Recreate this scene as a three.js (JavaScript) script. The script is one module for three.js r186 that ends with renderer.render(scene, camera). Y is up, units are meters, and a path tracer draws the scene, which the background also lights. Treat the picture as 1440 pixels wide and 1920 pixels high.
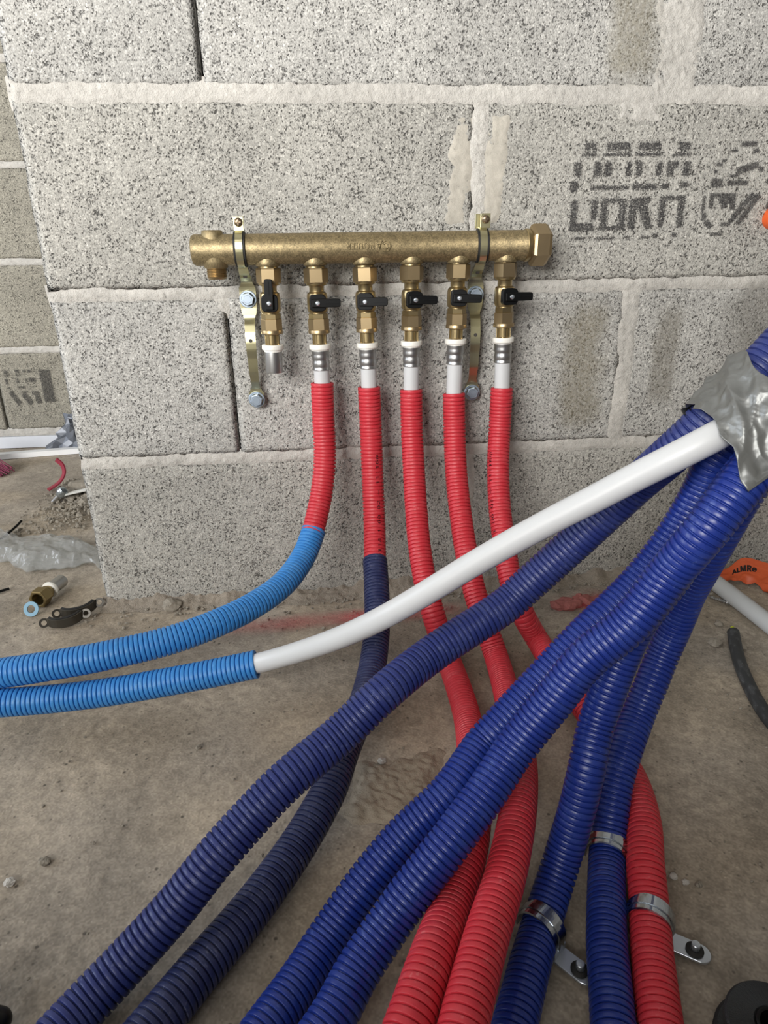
import * as THREE from 'three';
import { mergeGeometries, mergeVertices, toCreasedNormals } from 'three/addons/utils/BufferGeometryUtils.js';
import { RoundedBoxGeometry } from 'three/addons/geometries/RoundedBoxGeometry.js';
import { TextGeometry } from 'three/addons/geometries/TextGeometry.js';
import { FontLoader } from 'three/addons/loaders/FontLoader.js';
import { ImprovedNoise } from 'three/addons/math/ImprovedNoise.js';
import { RectAreaLightUniformsLib } from 'three/addons/lights/RectAreaLightUniformsLib.js';

// ---------- camera, light, exposure ----------
const scene = new THREE.Scene();
const camera = new THREE.PerspectiveCamera(75.7178, 1440 / 1920, 0.02, 30);
camera.rotation.order = 'YXZ';
camera.position.set(0.3220,0.4557,0.8541);
camera.rotation.set(-0.37170,-0.08550,-0.01640);
scene.add(camera);
const renderer = new THREE.WebGLRenderer({ antialias: true });
renderer.toneMapping = THREE.LinearToneMapping;
renderer.toneMappingExposure = 1.0;
renderer.shadowMap.enabled = true;
scene.background = new THREE.Color(0.02, 0.02, 0.02);
RectAreaLightUniformsLib.init();
// daylight through the window behind the photographer and through the opening of the left wall
const WINDOW = { x: -1.1, y: 1.05, z: 2.6, w: 1.8, h: 1.5, power: 23, color: [1.0, 0.975, 0.935] };
const SIDE = { x: -2.4, y: 1.25, z: 0.35, w: 1.4, h: 1.4, power: 4.5, color: [0.84, 0.91, 1.0] };

// ---------- helpers ----------
let seed = 7;
const rnd = () => { seed = (seed + 0x6d2b79f5) | 0; let t = Math.imul(seed ^ (seed >>> 15), 1 | seed); t = (t + Math.imul(t ^ (t >>> 7), 61 | t)) ^ t; return ((t ^ (t >>> 14)) >>> 0) / 4294967296; };
const rr = (a, b) => a + (b - a) * rnd();
const perlin = new ImprovedNoise();
const N = (x, y, z = 0) => perlin.noise(x + 31.7, y + 17.3, z + 5.1);
const V = (a) => new THREE.Vector3(...a);
const clamp = (x, a = 0, b = 1) => Math.min(b, Math.max(a, x));
const sstep = (a, b, x) => { const t = clamp((x - a) / (b - a)); return t * t * (3 - 2 * t); };
const lerp = (a, b, t) => a + (b - a) * t;
const counts = {};
function numbered(name) { const n = counts[name] = (counts[name] ?? -1) + 1; return n ? name + '_' + String(n).padStart(3, '0') : name; }
function tag(o, label, category, group) { o.userData.label = label; o.userData.category = category; if (group) o.userData.group = group; return o; }
function part(name, geo, mat, parent, label) {
  const m = new THREE.Mesh(geo, mat); m.name = name; m.castShadow = m.receiveShadow = true; parent.add(m);
  if (label) m.userData.label = label;
  return m;
}
function thing(name, label, category, pos = [0, 0, 0], group) {
  const o = new THREE.Group(); o.name = numbered(name); o.position.set(...pos); scene.add(o); return tag(o, label, category, group);
}
function single(name, geo, mat, label, category, group) {
  const m = part(numbered(name), geo, mat, scene); return tag(m, label, category, group);
}
function struct(name, pos = [0, 0, 0]) { const o = new THREE.Group(); o.name = name; o.position.set(...pos); o.userData.kind = 'structure'; scene.add(o); return o; }
const boxGeo = (x0, x1, y0, y1, z0, z1) => { const g = new THREE.BoxGeometry(x1 - x0, y1 - y0, z1 - z0); g.translate((x0 + x1) / 2, (y0 + y1) / 2, (z0 + z1) / 2); return g; };
const moved = (g, x, y, z) => (g.translate(x, y, z), g);
const flat = (g) => { const n = g.index ? g.toNonIndexed() : g; for (const k of Object.keys(n.attributes)) if (!['position', 'normal', 'uv'].includes(k)) n.deleteAttribute(k); return n; };
const merge = (list) => mergeGeometries(list.map(flat));
function lathe(pts, seg = 32, crease = 0.6) {                       // a turned solid: smooth round the axis, sharp where the profile turns by more than the crease
  const pos = [], nor = [], uv = [], idx = [], m = pts.length - 1, n = []; let along = 0;
  for (let i = 0; i < m; i++) { const dx = pts[i + 1][0] - pts[i][0], dy = pts[i + 1][1] - pts[i][1], l = Math.hypot(dx, dy) || 1; n.push([dy / l, -dx / l, l]); }
  const join = (i, j) => { if (j < 0 || j >= m || n[i][0] * n[j][0] + n[i][1] * n[j][1] < Math.cos(crease)) return n[i]; const x = n[i][0] + n[j][0], y = n[i][1] + n[j][1], l = Math.hypot(x, y); return [x / l, y / l]; };
  for (let i = 0; i < m; i++) {
    const base = pos.length / 3, ends = [join(i, i - 1), join(i, i + 1)];
    for (let k = 0; k <= seg; k++) { const p = k / seg * Math.PI * 2, s = Math.sin(p), c = Math.cos(p); for (const e of [0, 1]) { const [r, y] = pts[i + e]; pos.push(r * s, y, r * c); nor.push(ends[e][0] * s, ends[e][1], ends[e][0] * c); uv.push(k / seg, along + e * n[i][2]); } }
    for (let k = 0; k < seg; k++) { const a = base + k * 2, b = a + 2, c = b + 1, d = a + 1; idx.push(a, b, d, c, d, b); }
    along += n[i][2];
  }
  const g = new THREE.BufferGeometry(); g.setAttribute('position', new THREE.Float32BufferAttribute(pos, 3)); g.setAttribute('normal', new THREE.Float32BufferAttribute(nor, 3)); g.setAttribute('uv', new THREE.Float32BufferAttribute(uv, 2)); g.setIndex(idx); g.userData.turned = true; return g;
}
const creased = (g, a = 0.6) => g.userData.turned ? g : toCreasedNormals(g, a);
function hexNut(R, h, hole = 0, bevel = 0.0012, turn = 0) {          // axis along y, from y = 0 to h, R across the corners
  const s = new THREE.Shape(); const q = R - bevel * 1.1;
  for (let i = 0; i < 6; i++) { const a = turn + i * Math.PI / 3; s[i ? 'lineTo' : 'moveTo'](q * Math.cos(a), q * Math.sin(a)); }
  s.closePath();
  if (hole) { const p = new THREE.Path(); p.absarc(0, 0, hole, 0, Math.PI * 2, true); s.holes.push(p); }
  const g = new THREE.ExtrudeGeometry(s, { depth: h - 2 * bevel, bevelEnabled: true, bevelThickness: bevel, bevelSize: bevel, bevelSegments: 2, curveSegments: 20 });
  g.translate(0, 0, bevel); g.rotateX(-Math.PI / 2); return g;
}

// ---------- textures ----------
const lat = (n, s) => { const keep = seed; seed = s; const a = new Float32Array(n * n); for (let i = 0; i < a.length; i++) a[i] = rnd(); seed = keep; a.n = n; return a; };
function smp(l, u, v) {
  const n = l.n, x = u * n, y = v * n, i = Math.floor(x), j = Math.floor(y); let a = x - i, b = y - j; a = a * a * (3 - 2 * a); b = b * b * (3 - 2 * b);
  const i0 = ((i % n) + n) % n, i1 = (i0 + 1) % n, j0 = (((j % n) + n) % n) * n, j1 = ((((j + 1) % n) + n) % n) * n;
  return (l[j0 + i0] * (1 - a) + l[j0 + i1] * a) * (1 - b) + (l[j1 + i0] * (1 - a) + l[j1 + i1] * a) * b;
}
function cells(n, s) { const keep = seed; seed = s; const c = new Float32Array(n * n * 3); for (let i = 0; i < c.length; i++) c[i] = rnd(); seed = keep; c.n = n; return c; }
const W2 = { d: 0, k: 0 };
function worley(c, u, v) {
  const n = c.n, x = u * n, y = v * n, i = Math.floor(x), j = Math.floor(y); let best = 9, k = 0;
  for (let b = -1; b < 2; b++) for (let a = -1; a < 2; a++) {
    const ii = (((i + a) % n) + n) % n, jj = (((j + b) % n) + n) % n, q = (jj * n + ii) * 3, dx = i + a + c[q] - x, dy = j + b + c[q + 1] - y, d = (dx * dx + dy * dy) / (0.55 + 0.9 * c[q + 2]);
    if (d < best) { best = d; k = q; }
  }
  W2.d = Math.sqrt(best); W2.k = c[k + 2]; return W2;
}
function dataTex(size, data, srgb) {
  const t = new THREE.DataTexture(data, size, size, THREE.RGBAFormat); t.wrapS = t.wrapT = THREE.RepeatWrapping; t.magFilter = THREE.LinearFilter; t.minFilter = THREE.LinearMipmapLinearFilter;
  if (srgb) t.colorSpace = THREE.SRGBColorSpace; t.needsUpdate = true; return t;
}
function bake(size, fn) {                                            // fn(u, v, out) writes out = [r, g, b, height]
  const c = new Uint8Array(size * size * 4), h = new Uint8Array(size * size * 4), o = [0, 0, 0, 0];
  for (let y = 0; y < size; y++) for (let x = 0; x < size; x++) {
    fn((x + 0.5) / size, (y + 0.5) / size, o); const q = (y * size + x) * 4;
    for (let k = 0; k < 3; k++) c[q + k] = clamp(o[k]) * 255;
    c[q + 3] = h[q + 3] = 255; h[q] = h[q + 1] = h[q + 2] = clamp(o[3]) * 255;
  }
  return [dataTex(size, c, true), dataTex(size, h, false)];
}
const setRepeat = (t, metres) => { for (const x of t) x.repeat.set(1 / metres, 1 / metres); return t; };

// porous concrete block: rounded grains of two sizes with open pores between them; one tile is 0.7 m
const bA = cells(200, 11), bB = cells(430, 12), bL = lat(9, 13), bM = lat(44, 14), bF = lat(760, 15), bP = lat(150, 16), bQ = lat(250, 17), bR = lat(430, 18);
const blockTex = setRepeat(bake(2048, (u, v, o) => {
  const wu = u + (smp(bP, v, u) - 0.5) * 0.004, wv = v + (smp(bP, u, v) - 0.5) * 0.004;
  worley(bA, wu, wv); const a = 1 - Math.min(1, W2.d * W2.d * 1.5), ka = W2.k; worley(bB, u, v); const b = 1 - Math.min(1, W2.d * W2.d * 1.4), kb = W2.k;
  const q = 0.22 * smp(bQ, wu, wv) + 0.36 * smp(bR, wu, wv) + 0.36 * smp(bF, v, u) + 0.1 * b + 0.11 * (smp(bM, u, v) - 0.5) + 0.14 * (a - 0.5);
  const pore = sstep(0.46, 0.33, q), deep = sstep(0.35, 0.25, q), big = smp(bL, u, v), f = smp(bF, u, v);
  const h = clamp(0.62 + 0.14 * (a - 0.5) * (0.5 + ka) + 0.14 * (b - 0.5) + 0.1 * (f - 0.5) + 0.1 * (smp(bP, u, v) - 0.5) - 0.34 * pore - 0.2 * deep);
  let t = 0.665 + 0.045 * (ka - 0.5) + 0.09 * (kb - 0.5) + 0.06 * (big - 0.5) + 0.15 * (f - 0.5);
  if (kb > 0.94) t += 0.06; if (kb < 0.08) t -= 0.1;
  t *= 1 - 0.24 * pore - 0.24 * deep;  // shade inside the pores is painted into the colour
  o[0] = t * 0.995; o[1] = t * 0.988; o[2] = t * 0.965; o[3] = h;
}), 0.7);
// sandy mortar, one tile 0.3 m
const mC = cells(150, 21), mL = lat(10, 22), mM = lat(60, 23), mF = lat(400, 24);
const mortarTex = setRepeat(bake(1024, (u, v, o) => {
  worley(mC, u, v); const g = 1 - Math.min(1, W2.d * 1.2), p = smp(mM, u, v), l = smp(mL, u, v), f = smp(mF, u, v);
  const h = 0.4 + 0.25 * (p - 0.5) + 0.2 * g * W2.k + 0.2 * (f - 0.5), pit = sstep(0.3, 0.2, h);
  const t = (0.735 + 0.07 * (l - 0.5) + 0.06 * (p - 0.5) + 0.05 * (f - 0.5)) * (1 - 0.35 * pit);
  o[0] = t; o[1] = t * 0.985; o[2] = t * 0.955; o[3] = h;
}), 0.3);
// floor screed, one tile 1.3 m
const fA = lat(7, 31), fB = lat(19, 32), fC = lat(60, 33), fD = lat(220, 34), fE = lat(900, 35), fS = cells(140, 36), fT = cells(330, 37), fG = lat(13, 38), fH = lat(180, 39);
const floorTex = setRepeat(bake(2048, (u, v, o) => {
  const a = smp(fA, u, v), b = smp(fB, u, v), c = smp(fC, u, v), d = smp(fD, u, v), e = smp(fE, u, v), g = smp(fG, u, v);
  let h = 0.5 + 0.3 * (c - 0.5) + 0.25 * (d - 0.5) + 0.2 * (e - 0.5), t = 0.62 + 0.11 * (a - 0.5) + 0.09 * (b - 0.5) + 0.05 * (c - 0.5) + 0.09 * (d - 0.5) + 0.12 * (e - 0.5);
  const rough = sstep(0.62, 0.85, smp(fB, v, u)); h += rough * 0.5 * (smp(fH, u, v) - 0.5); t += rough * 0.07 * (smp(fH, u, v) - 0.4);
  worley(fS, u, v); if (W2.k > 0.985) { const q = sstep(0.17, 0.07, W2.d); h -= 0.22 * q; t *= 1 - 0.4 * q; }
  worley(fT, u, v); if (W2.k > 0.972) { const q = sstep(0.3, 0.12, W2.d); t *= 1 - 0.25 * q; h -= 0.1 * q; } else if (W2.k < 0.05) { const q = sstep(0.35, 0.1, W2.d); t += 0.1 * q; h += 0.12 * q; }
  const warm = 0.55 + 0.45 * sstep(0.3, 0.7, g);
  o[0] = t * 0.99; o[1] = t * (0.95 - 0.03 * warm); o[2] = t * (0.9 - 0.08 * warm); o[3] = h;
}), 1.3);
// fine cast skin for brass, one tile 6 cm
const cA = lat(110, 41), cB = lat(250, 42), cC = lat(31, 43);
const castTex = setRepeat(bake(512, (u, v, o) => { const a = smp(cA, u, v), b = smp(cB, u, v), c = smp(cC, u, v); const t = 0.74 + 0.16 * (a - 0.5) + 0.22 * (b - 0.5) + 0.12 * (c - 0.5); o[0] = t; o[1] = t * 0.93; o[2] = t * 0.76; o[3] = 0.5 * a + 0.5 * b; }), 0.16);
// crumple relief for tape and films, one tile 8 cm
const kA = lat(5, 51), kB = lat(12, 52), kC = lat(40, 53);
const crumpleTex = setRepeat(bake(512, (u, v, o) => { const rd = (x) => 1 - Math.abs(2 * x - 1); const h = 0.5 * rd(smp(kA, u, v)) + 0.3 * rd(smp(kB, u, v)) + 0.12 * smp(kC, u, v); o[0] = o[1] = o[2] = 1; o[3] = h; }), 0.08);

// dusty plastic of a corrugated conduit, one tile 0.12 m along and around
const dA = lat(14, 61), dB = lat(60, 62), dC = lat(200, 63);
function dusty(hex, dust, amount) {
  const c = new THREE.Color(hex).convertLinearToSRGB(), d = new THREE.Color(dust).convertLinearToSRGB();
  return setRepeat([bake(512, (u, v, o) => {
    const a = smp(dA, u, v), b = smp(dB, u, v), f = smp(dC, u, v), k = clamp(amount * (0.25 + sstep(0.45, 0.85, a) * 0.6) * (0.4 + f) + sstep(0.8, 0.95, b * 0.75 + a * 0.3) * amount * 1.6, 0, 0.75);
    o[0] = lerp(c.r, d.r, k); o[1] = lerp(c.g, d.g, k); o[2] = lerp(c.b, d.b, k); o[3] = 0.5;
  })[0]], 0.12)[0];
}
const std = (p) => new THREE.MeshStandardMaterial(p), phys = (p) => new THREE.MeshPhysicalMaterial(p);
const M = {
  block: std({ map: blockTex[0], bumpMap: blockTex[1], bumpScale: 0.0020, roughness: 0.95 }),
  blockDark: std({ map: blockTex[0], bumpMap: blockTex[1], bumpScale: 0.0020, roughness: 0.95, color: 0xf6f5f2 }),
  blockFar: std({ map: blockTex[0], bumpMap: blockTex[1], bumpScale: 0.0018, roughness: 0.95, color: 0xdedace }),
  mortar: std({ map: mortarTex[0], bumpMap: mortarTex[1], bumpScale: 0.0018, roughness: 0.95 }),
  smear: std({ map: mortarTex[0], bumpMap: mortarTex[1], bumpScale: 0.0005, roughness: 0.9, color: 0xf2efe8 }),
    core: std({ color: 0x4a4744, roughness: 1 }),
  floor: std({ map: floorTex[0], bumpMap: floorTex[1], bumpScale: 0.0013, roughness: 0.82 }),
  plaster: std({ color: 0x7d7973, roughness: 0.95 }),
  rubble: std({ map: mortarTex[0], bumpMap: mortarTex[1], bumpScale: 0.0012, roughness: 0.95, color: 0xc4beb4 }),
  paleStone: std({ map: mortarTex[0], bumpMap: mortarTex[1], bumpScale: 0.001, roughness: 0.95 }),
  redRubble: std({ map: mortarTex[0], bumpMap: mortarTex[1], bumpScale: 0.0012, roughness: 0.95, color: 0xd98a88 }),
  red: phys({ map: dusty(0xc22f3b, 0xd8a098, 0.14), roughness: 0.42, specularIntensity: 0.8 }),
  sky: phys({ map: dusty(0x3480c8, 0xa8c4dc, 0.12), roughness: 0.42, specularIntensity: 0.8 }),
  navy: phys({ map: dusty(0x202850, 0x8a8c9c, 0.2), roughness: 0.4, specularIntensity: 0.8 }),
  navyBlue: phys({ map: dusty(0x25306c, 0x8a90a8, 0.18), roughness: 0.4, specularIntensity: 0.8 }),
  royal: phys({ map: dusty(0x1a2f80, 0x8894c0, 0.14), roughness: 0.34, specularIntensity: 0.9 }),
  whitePipe: phys({ color: 0xcbcdcf, roughness: 0.38 }),
  greyPipe: phys({ color: 0xb9bcbd, roughness: 0.5 }),
  cast: std({ map: castTex[0], bumpMap: castTex[1], bumpScale: 0.00009, metalness: 0.72, roughness: 0.5, color: 0xc2bcb0 }),
  brass: std({ color: 0xb5a27a, metalness: 0.95, roughness: 0.3 }),
  brassNut: std({ color: 0xab9775, metalness: 0.92, roughness: 0.38 }),
  oldBrass: std({ color: 0x8d7d58, metalness: 0.9, roughness: 0.38 }),
  steel: std({ color: 0xb4b4b4, metalness: 1, roughness: 0.38 }),
  zinc: std({ color: 0xc3cad2, metalness: 0.9, roughness: 0.36 }),
  zincBlue: std({ color: 0xaebccb, metalness: 0.85, roughness: 0.4 }),
  yellowZinc: std({ color: 0xd3cda6, metalness: 0.95, roughness: 0.28 }),
  rail: std({ color: 0xd8dde6, metalness: 0.35, roughness: 0.45 }),
  black: phys({ color: 0x0e0f10, roughness: 0.4, specularIntensity: 0.5 }),
  rubber: std({ color: 0x1a1a1b, roughness: 0.6 }),
  blackDull: std({ color: 0x222426, roughness: 0.55, bumpMap: castTex[1], bumpScale: 0.0005 }),
  cable: std({ map: dusty(0x26282a, 0x8c8f92, 0.35), roughness: 0.55 }),
  ring: phys({ color: 0xf0efe8, roughness: 0.45 }),
  tape: std({ color: 0x7e807f, metalness: 0.5, roughness: 0.42, bumpMap: crumpleTex[1], bumpScale: 0.0014, side: THREE.DoubleSide }),
  film: phys({ color: 0xe8eaea, transmission: 0.8, roughness: 0.2, thickness: 0, ior: 1.45, side: THREE.DoubleSide, bumpMap: crumpleTex[1], bumpScale: 0.003 }),
  foil: std({ color: 0x666b74, metalness: 0.35, roughness: 0.36, side: THREE.DoubleSide }),
  pink: std({ color: 0x8a3a58, roughness: 0.6 }),
  maroon: std({ color: 0x8e2f40, roughness: 0.55 }),
  orange: phys({ color: 0xe0602a, roughness: 0.5 }),
  washer: std({ color: 0x7fa6bd, roughness: 0.6 }),
  wireGreen: std({ color: 0xb8c02a, roughness: 0.5 }),
  ink: null,
};

// ---------- the room ----------
const floorGroup = struct('floor');
{
  const n = 110, x0 = -1.1, x1 = 1.2, z0 = -1.0, z1 = 1.0, pos = [], uv = [], idx = [];
  for (let j = 0; j <= n; j++) for (let i = 0; i <= n; i++) {
    const x = lerp(x0, x1, i / n), z = lerp(z0, z1, j / n), edge = Math.min(i, j, n - i, n - j) / n;
    const y = -0.0015 + 0.0015 * sstep(0, 0.05, edge) * (N(x * 6, z * 6) + 0.6 * N(x * 17, z * 17)) + 0.0012 * N(x * 45, z * 45) * sstep(0.25, 0.02, Math.abs(z - 0.06));
    pos.push(x, y, z); uv.push(x, -z);
    if (i < n && j < n) { const a = j * (n + 1) + i; idx.push(a, a + n + 1, a + 1, a + 1, a + n + 1, a + n + 2); }
  }
  const g = new THREE.BufferGeometry(); g.setAttribute('position', new THREE.Float32BufferAttribute(pos, 3)); g.setAttribute('uv', new THREE.Float32BufferAttribute(uv, 2)); g.setIndex(idx); g.computeVertexNormals();
  part('screed', g, M.floor, floorGroup);
  const slab = boxGeo(-2.6, 2.1, -0.2, -0.004, -1.15, 2.8), p = slab.attributes.position, t = slab.attributes.uv;
  for (let i = 0; i < p.count; i++) t.setXY(i, p.getX(i), -p.getZ(i));
  part('slab', slab, M.floor, floorGroup);
}
{ const g = struct('ceiling'); part('ceiling_slab', boxGeo(-2.6, 2.1, 2.5, 2.7, -1.15, 2.8), M.plaster, g); }

// a concrete block: front face at z = 0 with worn edges, uv in metres
function blockGeo(x0, x1, y0, y1, depth = 0.05) {
  const w = x1 - x0, h = y1 - y0, nx = Math.max(4, Math.round(w / 0.008)), ny = Math.max(4, Math.round(h / 0.008)), pos = [], uv = [], idx = [], ou = rnd(), ov = rnd(), sx = rnd() * 50;
  for (let j = -1; j <= ny + 1; j++) for (let i = -1; i <= nx + 1; i++) {
    const ci = clamp(i, 0, nx), cj = clamp(j, 0, ny); let x = x0 + w * ci / nx, y = y0 + h * cj / ny;
    const e = Math.min(ci / nx * w, (1 - ci / nx) * w, cj / ny * h, (1 - cj / ny) * h), skirt = i < 0 || j < 0 || i > nx || j > ny;
    if (e < 1e-6) { const k = 0.0012 * N(x * 90 + sx, y * 90) + 0.0012 * N(x * 25, y * 25 + sx); if (ci === 0 || ci === nx) x += k; if (cj === 0 || cj === ny) y += k; }
    const z = skirt ? -depth : -0.0016 * Math.pow(sstep(0.008, 0, e), 2) * (1 + 0.8 * N(x * 60, y * 60, sx)) + 0.0007 * N(x * 14, y * 14, sx) + 0.0006 * N(x * 70, y * 70, sx);
    pos.push(x, y, z); uv.push(x + ou, y + ov + (skirt ? 0.03 * Math.sign(j - 1) : 0));
  }
  const m = nx + 3;
  for (let j = 0; j < ny + 2; j++) for (let i = 0; i < nx + 2; i++) { const a = j * m + i; idx.push(a, a + 1, a + m, a + 1, a + m + 1, a + m); }
  const g = new THREE.BufferGeometry(); g.setAttribute('position', new THREE.Float32BufferAttribute(pos, 3)); g.setAttribute('uv', new THREE.Float32BufferAttribute(uv, 2)); g.setIndex(idx); g.computeVertexNormals(); return g;
}
// a smear of mortar: thin, domed, with a ragged outline
function smearGeo(x0, x1, y0, y1, { rag = 0.003, lift = 0.0016, back = -0.006, fade = 0.006, fx = 30, grain = 1 } = {}) {
  const w = x1 - x0, h = y1 - y0, nx = Math.max(6, Math.min(1100, Math.round(w / 0.0017))), ny = Math.max(6, Math.round(h / 0.0017)), pos = [], uv = [], idx = [], s = rnd() * 60;
  for (let j = 0; j <= ny; j++) for (let i = 0; i <= nx; i++) {
    const a = i / nx, b = j / ny, top = y1 + rag * (N(a * w * fx, s) + 0.7 * N(a * w * fx * 3, s + 9)), bot = y0 + rag * (N(a * w * fx, s + 20) + 0.7 * N(a * w * fx * 3, s + 29));
    const lef = x0 + rag * (N(b * h * fx, s + 40) + 0.7 * N(b * h * fx * 3, s + 44)), rig = x1 + rag * (N(b * h * fx, s + 50) + 0.7 * N(b * h * fx * 3, s + 54));
    const x = lerp(lef, rig, a), y = lerp(bot, top, b), e = Math.min(a * w, (1 - a) * w, b * h, (1 - b) * h);
    pos.push(x, y, lerp(back, lift + 0.0006 * N(x * 40, y * 40, s) + grain * (0.0009 * N(x * 110, y * 110, s) + 0.0011 * N(x * 270, y * 270, s)), sstep(-fade * 0.15, fade, e))); uv.push(x, y);
  }
  for (let j = 0; j < ny; j++) for (let i = 0; i < nx; i++) { const q = j * (nx + 1) + i; idx.push(q, q + 1, q + nx + 1, q + 1, q + nx + 2, q + nx + 1); }
  const g = new THREE.BufferGeometry(); g.setAttribute('position', new THREE.Float32BufferAttribute(pos, 3)); g.setAttribute('uv', new THREE.Float32BufferAttribute(uv, 2)); g.setIndex(idx); g.computeVertexNormals(); return g;
}
const C = 0.208, J = 0.006;
const wall = struct('wall_front');
part('wall_core', boxGeo(0.19, 1.9, 0, 2.5, -0.2, -0.045), M.core, wall);
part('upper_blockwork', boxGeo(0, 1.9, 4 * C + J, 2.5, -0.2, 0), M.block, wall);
for (const [x0, x1, r, m] of [[0, 0.506, 0], [0.517, 1.03, 0], [1.04, 1.55, 0], [1.56, 1.9, 0], [0, 0.2052, 1], [0.2072, 0.712, 1], [0.723, 1.24, 1], [1.25, 1.9, 1], [0, 0.508, 2], [0.519, 1.03, 2], [1.04, 1.55, 2], [1.56, 1.9, 2], [0, 0.2032, 3], [0.2058, 0.733, 3], [0.744, 1.25, 3], [1.26, 1.9, 3]])
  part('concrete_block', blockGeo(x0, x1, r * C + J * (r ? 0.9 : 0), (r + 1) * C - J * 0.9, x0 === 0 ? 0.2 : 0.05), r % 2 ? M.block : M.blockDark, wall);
for (let r = 1; r < 5; r++) part('mortar_bed', boxGeo(0.004, 0.2, r * C - 0.007, r * C + 0.007, -0.198, -0.006), M.mortar, wall);
for (const [y, h] of [[C, 0.026], [2 * C, 0.024], [3 * C, 0.032], [4 * C, 0.026]])
  part('mortar_joint', smearGeo(-0.002, 1.9, y - h / 2, y + h / 2, { rag: 0.003, lift: 0.0003, back: -0.0026, fade: 0.012, fx: 22, grain: 0.8 }), M.mortar, wall);
for (const [x0, x1, y0, y1, m, o] of [
  [0.468, 0.511, 0.478, 0.614, M.smear], [0.514, 0.556, 0.482, 0.612, M.smear], [0.498, 0.528, 0.42, 0.62, M.mortar], [0.705, 0.771, 0.615, 0.83, M.mortar],
  [0.675, 0.735, 0.592, 0.628, M.mortar], [0.70, 0.735, 0.21, 0.415, M.mortar], [0.192, 0.217, 0.388, 0.414, M.mortar], [0.5, 0.525, 0.01, 0.205, M.mortar]])
  part('mortar_patch', smearGeo(x0, x1, y0, y1, { rag: 0.006, lift: 0.0006, back: -0.0022, fade: m === M.mortar ? 0.013 : 0.016, fx: 18, grain: m === M.mortar ? 1 : 0.45 }), m, wall);

// stains beside the joints with wall shade painted in: flat soft marks
function stainShadeMark(x0, x1, y0, y1, color, amount) {
  const w = 96, h = 192, out = new Uint8Array(w * h * 4), q0 = rnd() * 40;
  for (let j = 0; j < h; j++) for (let i = 0; i < w; i++) { const u = i / w, v = j / h, e = Math.min(u, 1 - u) * 2, f = Math.min(v, 1 - v) * 2, q = (j * w + i) * 4; out[q] = out[q + 1] = out[q + 2] = clamp(amount * sstep(0.05, 0.75, e + 0.3 * N(u * 3, v * 5, q0)) * sstep(0.02, 0.4, f) * (0.8 + 0.5 * N(u * 22, v * 40, q0))) * 255; out[q + 3] = 255; }
  const t = new THREE.DataTexture(out, w, h, THREE.RGBAFormat); t.magFilter = THREE.LinearFilter; t.needsUpdate = true;
  const p = new THREE.PlaneGeometry(x1 - x0, y1 - y0); p.translate((x0 + x1) / 2, (y0 + y1) / 2, 0.0021);
  part('stain_shade', p, std({ color, roughness: 0.95, alphaMap: t, transparent: true }), wall);
}
stainShadeMark(0.645, 0.722, 0.622, 0.80, 0x9a937f, 0.4); stainShadeMark(0.62, 0.70, 0.215, 0.41, 0x948c76, 0.42); stainShadeMark(0.745, 0.80, 0.25, 0.40, 0x857f72, 0.4); stainShadeMark(0.83, 0.96, 0.30, 0.43, 0x87837b, 0.35);

// stencilled ink on blocks: flat print with a speckled edge
function inkStamp(name, x0, x1, y0, y1, z, W, H, draw, strength = 0.9) {
  const c = document.createElement('canvas'); c.width = 768; c.height = Math.round(768 * H / W); const g = c.getContext('2d');
  g.fillStyle = '#000'; g.fillRect(0, 0, c.width, c.height); g.scale(768 / W, 768 / W); g.fillStyle = '#fff'; g.strokeStyle = '#fff';
  draw((x, X, y, Y) => g.fillRect(x, y, X - x, Y - y), (x, y, X, Y, t) => { g.lineWidth = t; g.beginPath(); g.moveTo(x, y); g.lineTo(X, Y); g.stroke(); });
  const im = g.getImageData(0, 0, c.width, c.height), d = im.data, out = new Uint8Array(c.width * c.height * 4), w = c.width, h = c.height;
  const at = (x, y) => d[(clamp(y, 0, h - 1) * w + clamp(x, 0, w - 1)) * 4] / 255;
  for (let y = 0; y < h; y++) for (let x = 0; x < w; x++) {
    let s = 0; for (const [a, b] of [[0, 0], [9, 0], [-9, 0], [0, 9], [0, -9], [6, 6], [-6, -6], [6, -6], [-6, 6]]) s += at(x + a, y + b) / 9;
    const n = 0.5 + 0.5 * N(x * 0.13, y * 0.13, 3) + 0.35 * N(x * 0.32, y * 0.32, 8), a = sstep(0.34, 0.62, s * 0.62 + 1.15 * (n - 0.47)) * (0.8 + 0.5 * N(x * 0.2, y * 0.2, 14)), q = ((h - 1 - y) * w + x) * 4;
    out[q] = out[q + 1] = out[q + 2] = clamp(a * strength) * 255; out[q + 3] = 255;
  }
  const t = new THREE.DataTexture(out, w, h, THREE.RGBAFormat); t.magFilter = THREE.LinearFilter; t.needsUpdate = true;
  const m = std({ color: 0x343335, roughness: 0.95, alphaMap: t, transparent: true });
  const p = new THREE.PlaneGeometry(x1 - x0, y1 - y0); p.translate((x0 + x1) / 2, (y0 + y1) / 2, z);
  return part(name, p, m, wall);
}
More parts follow.
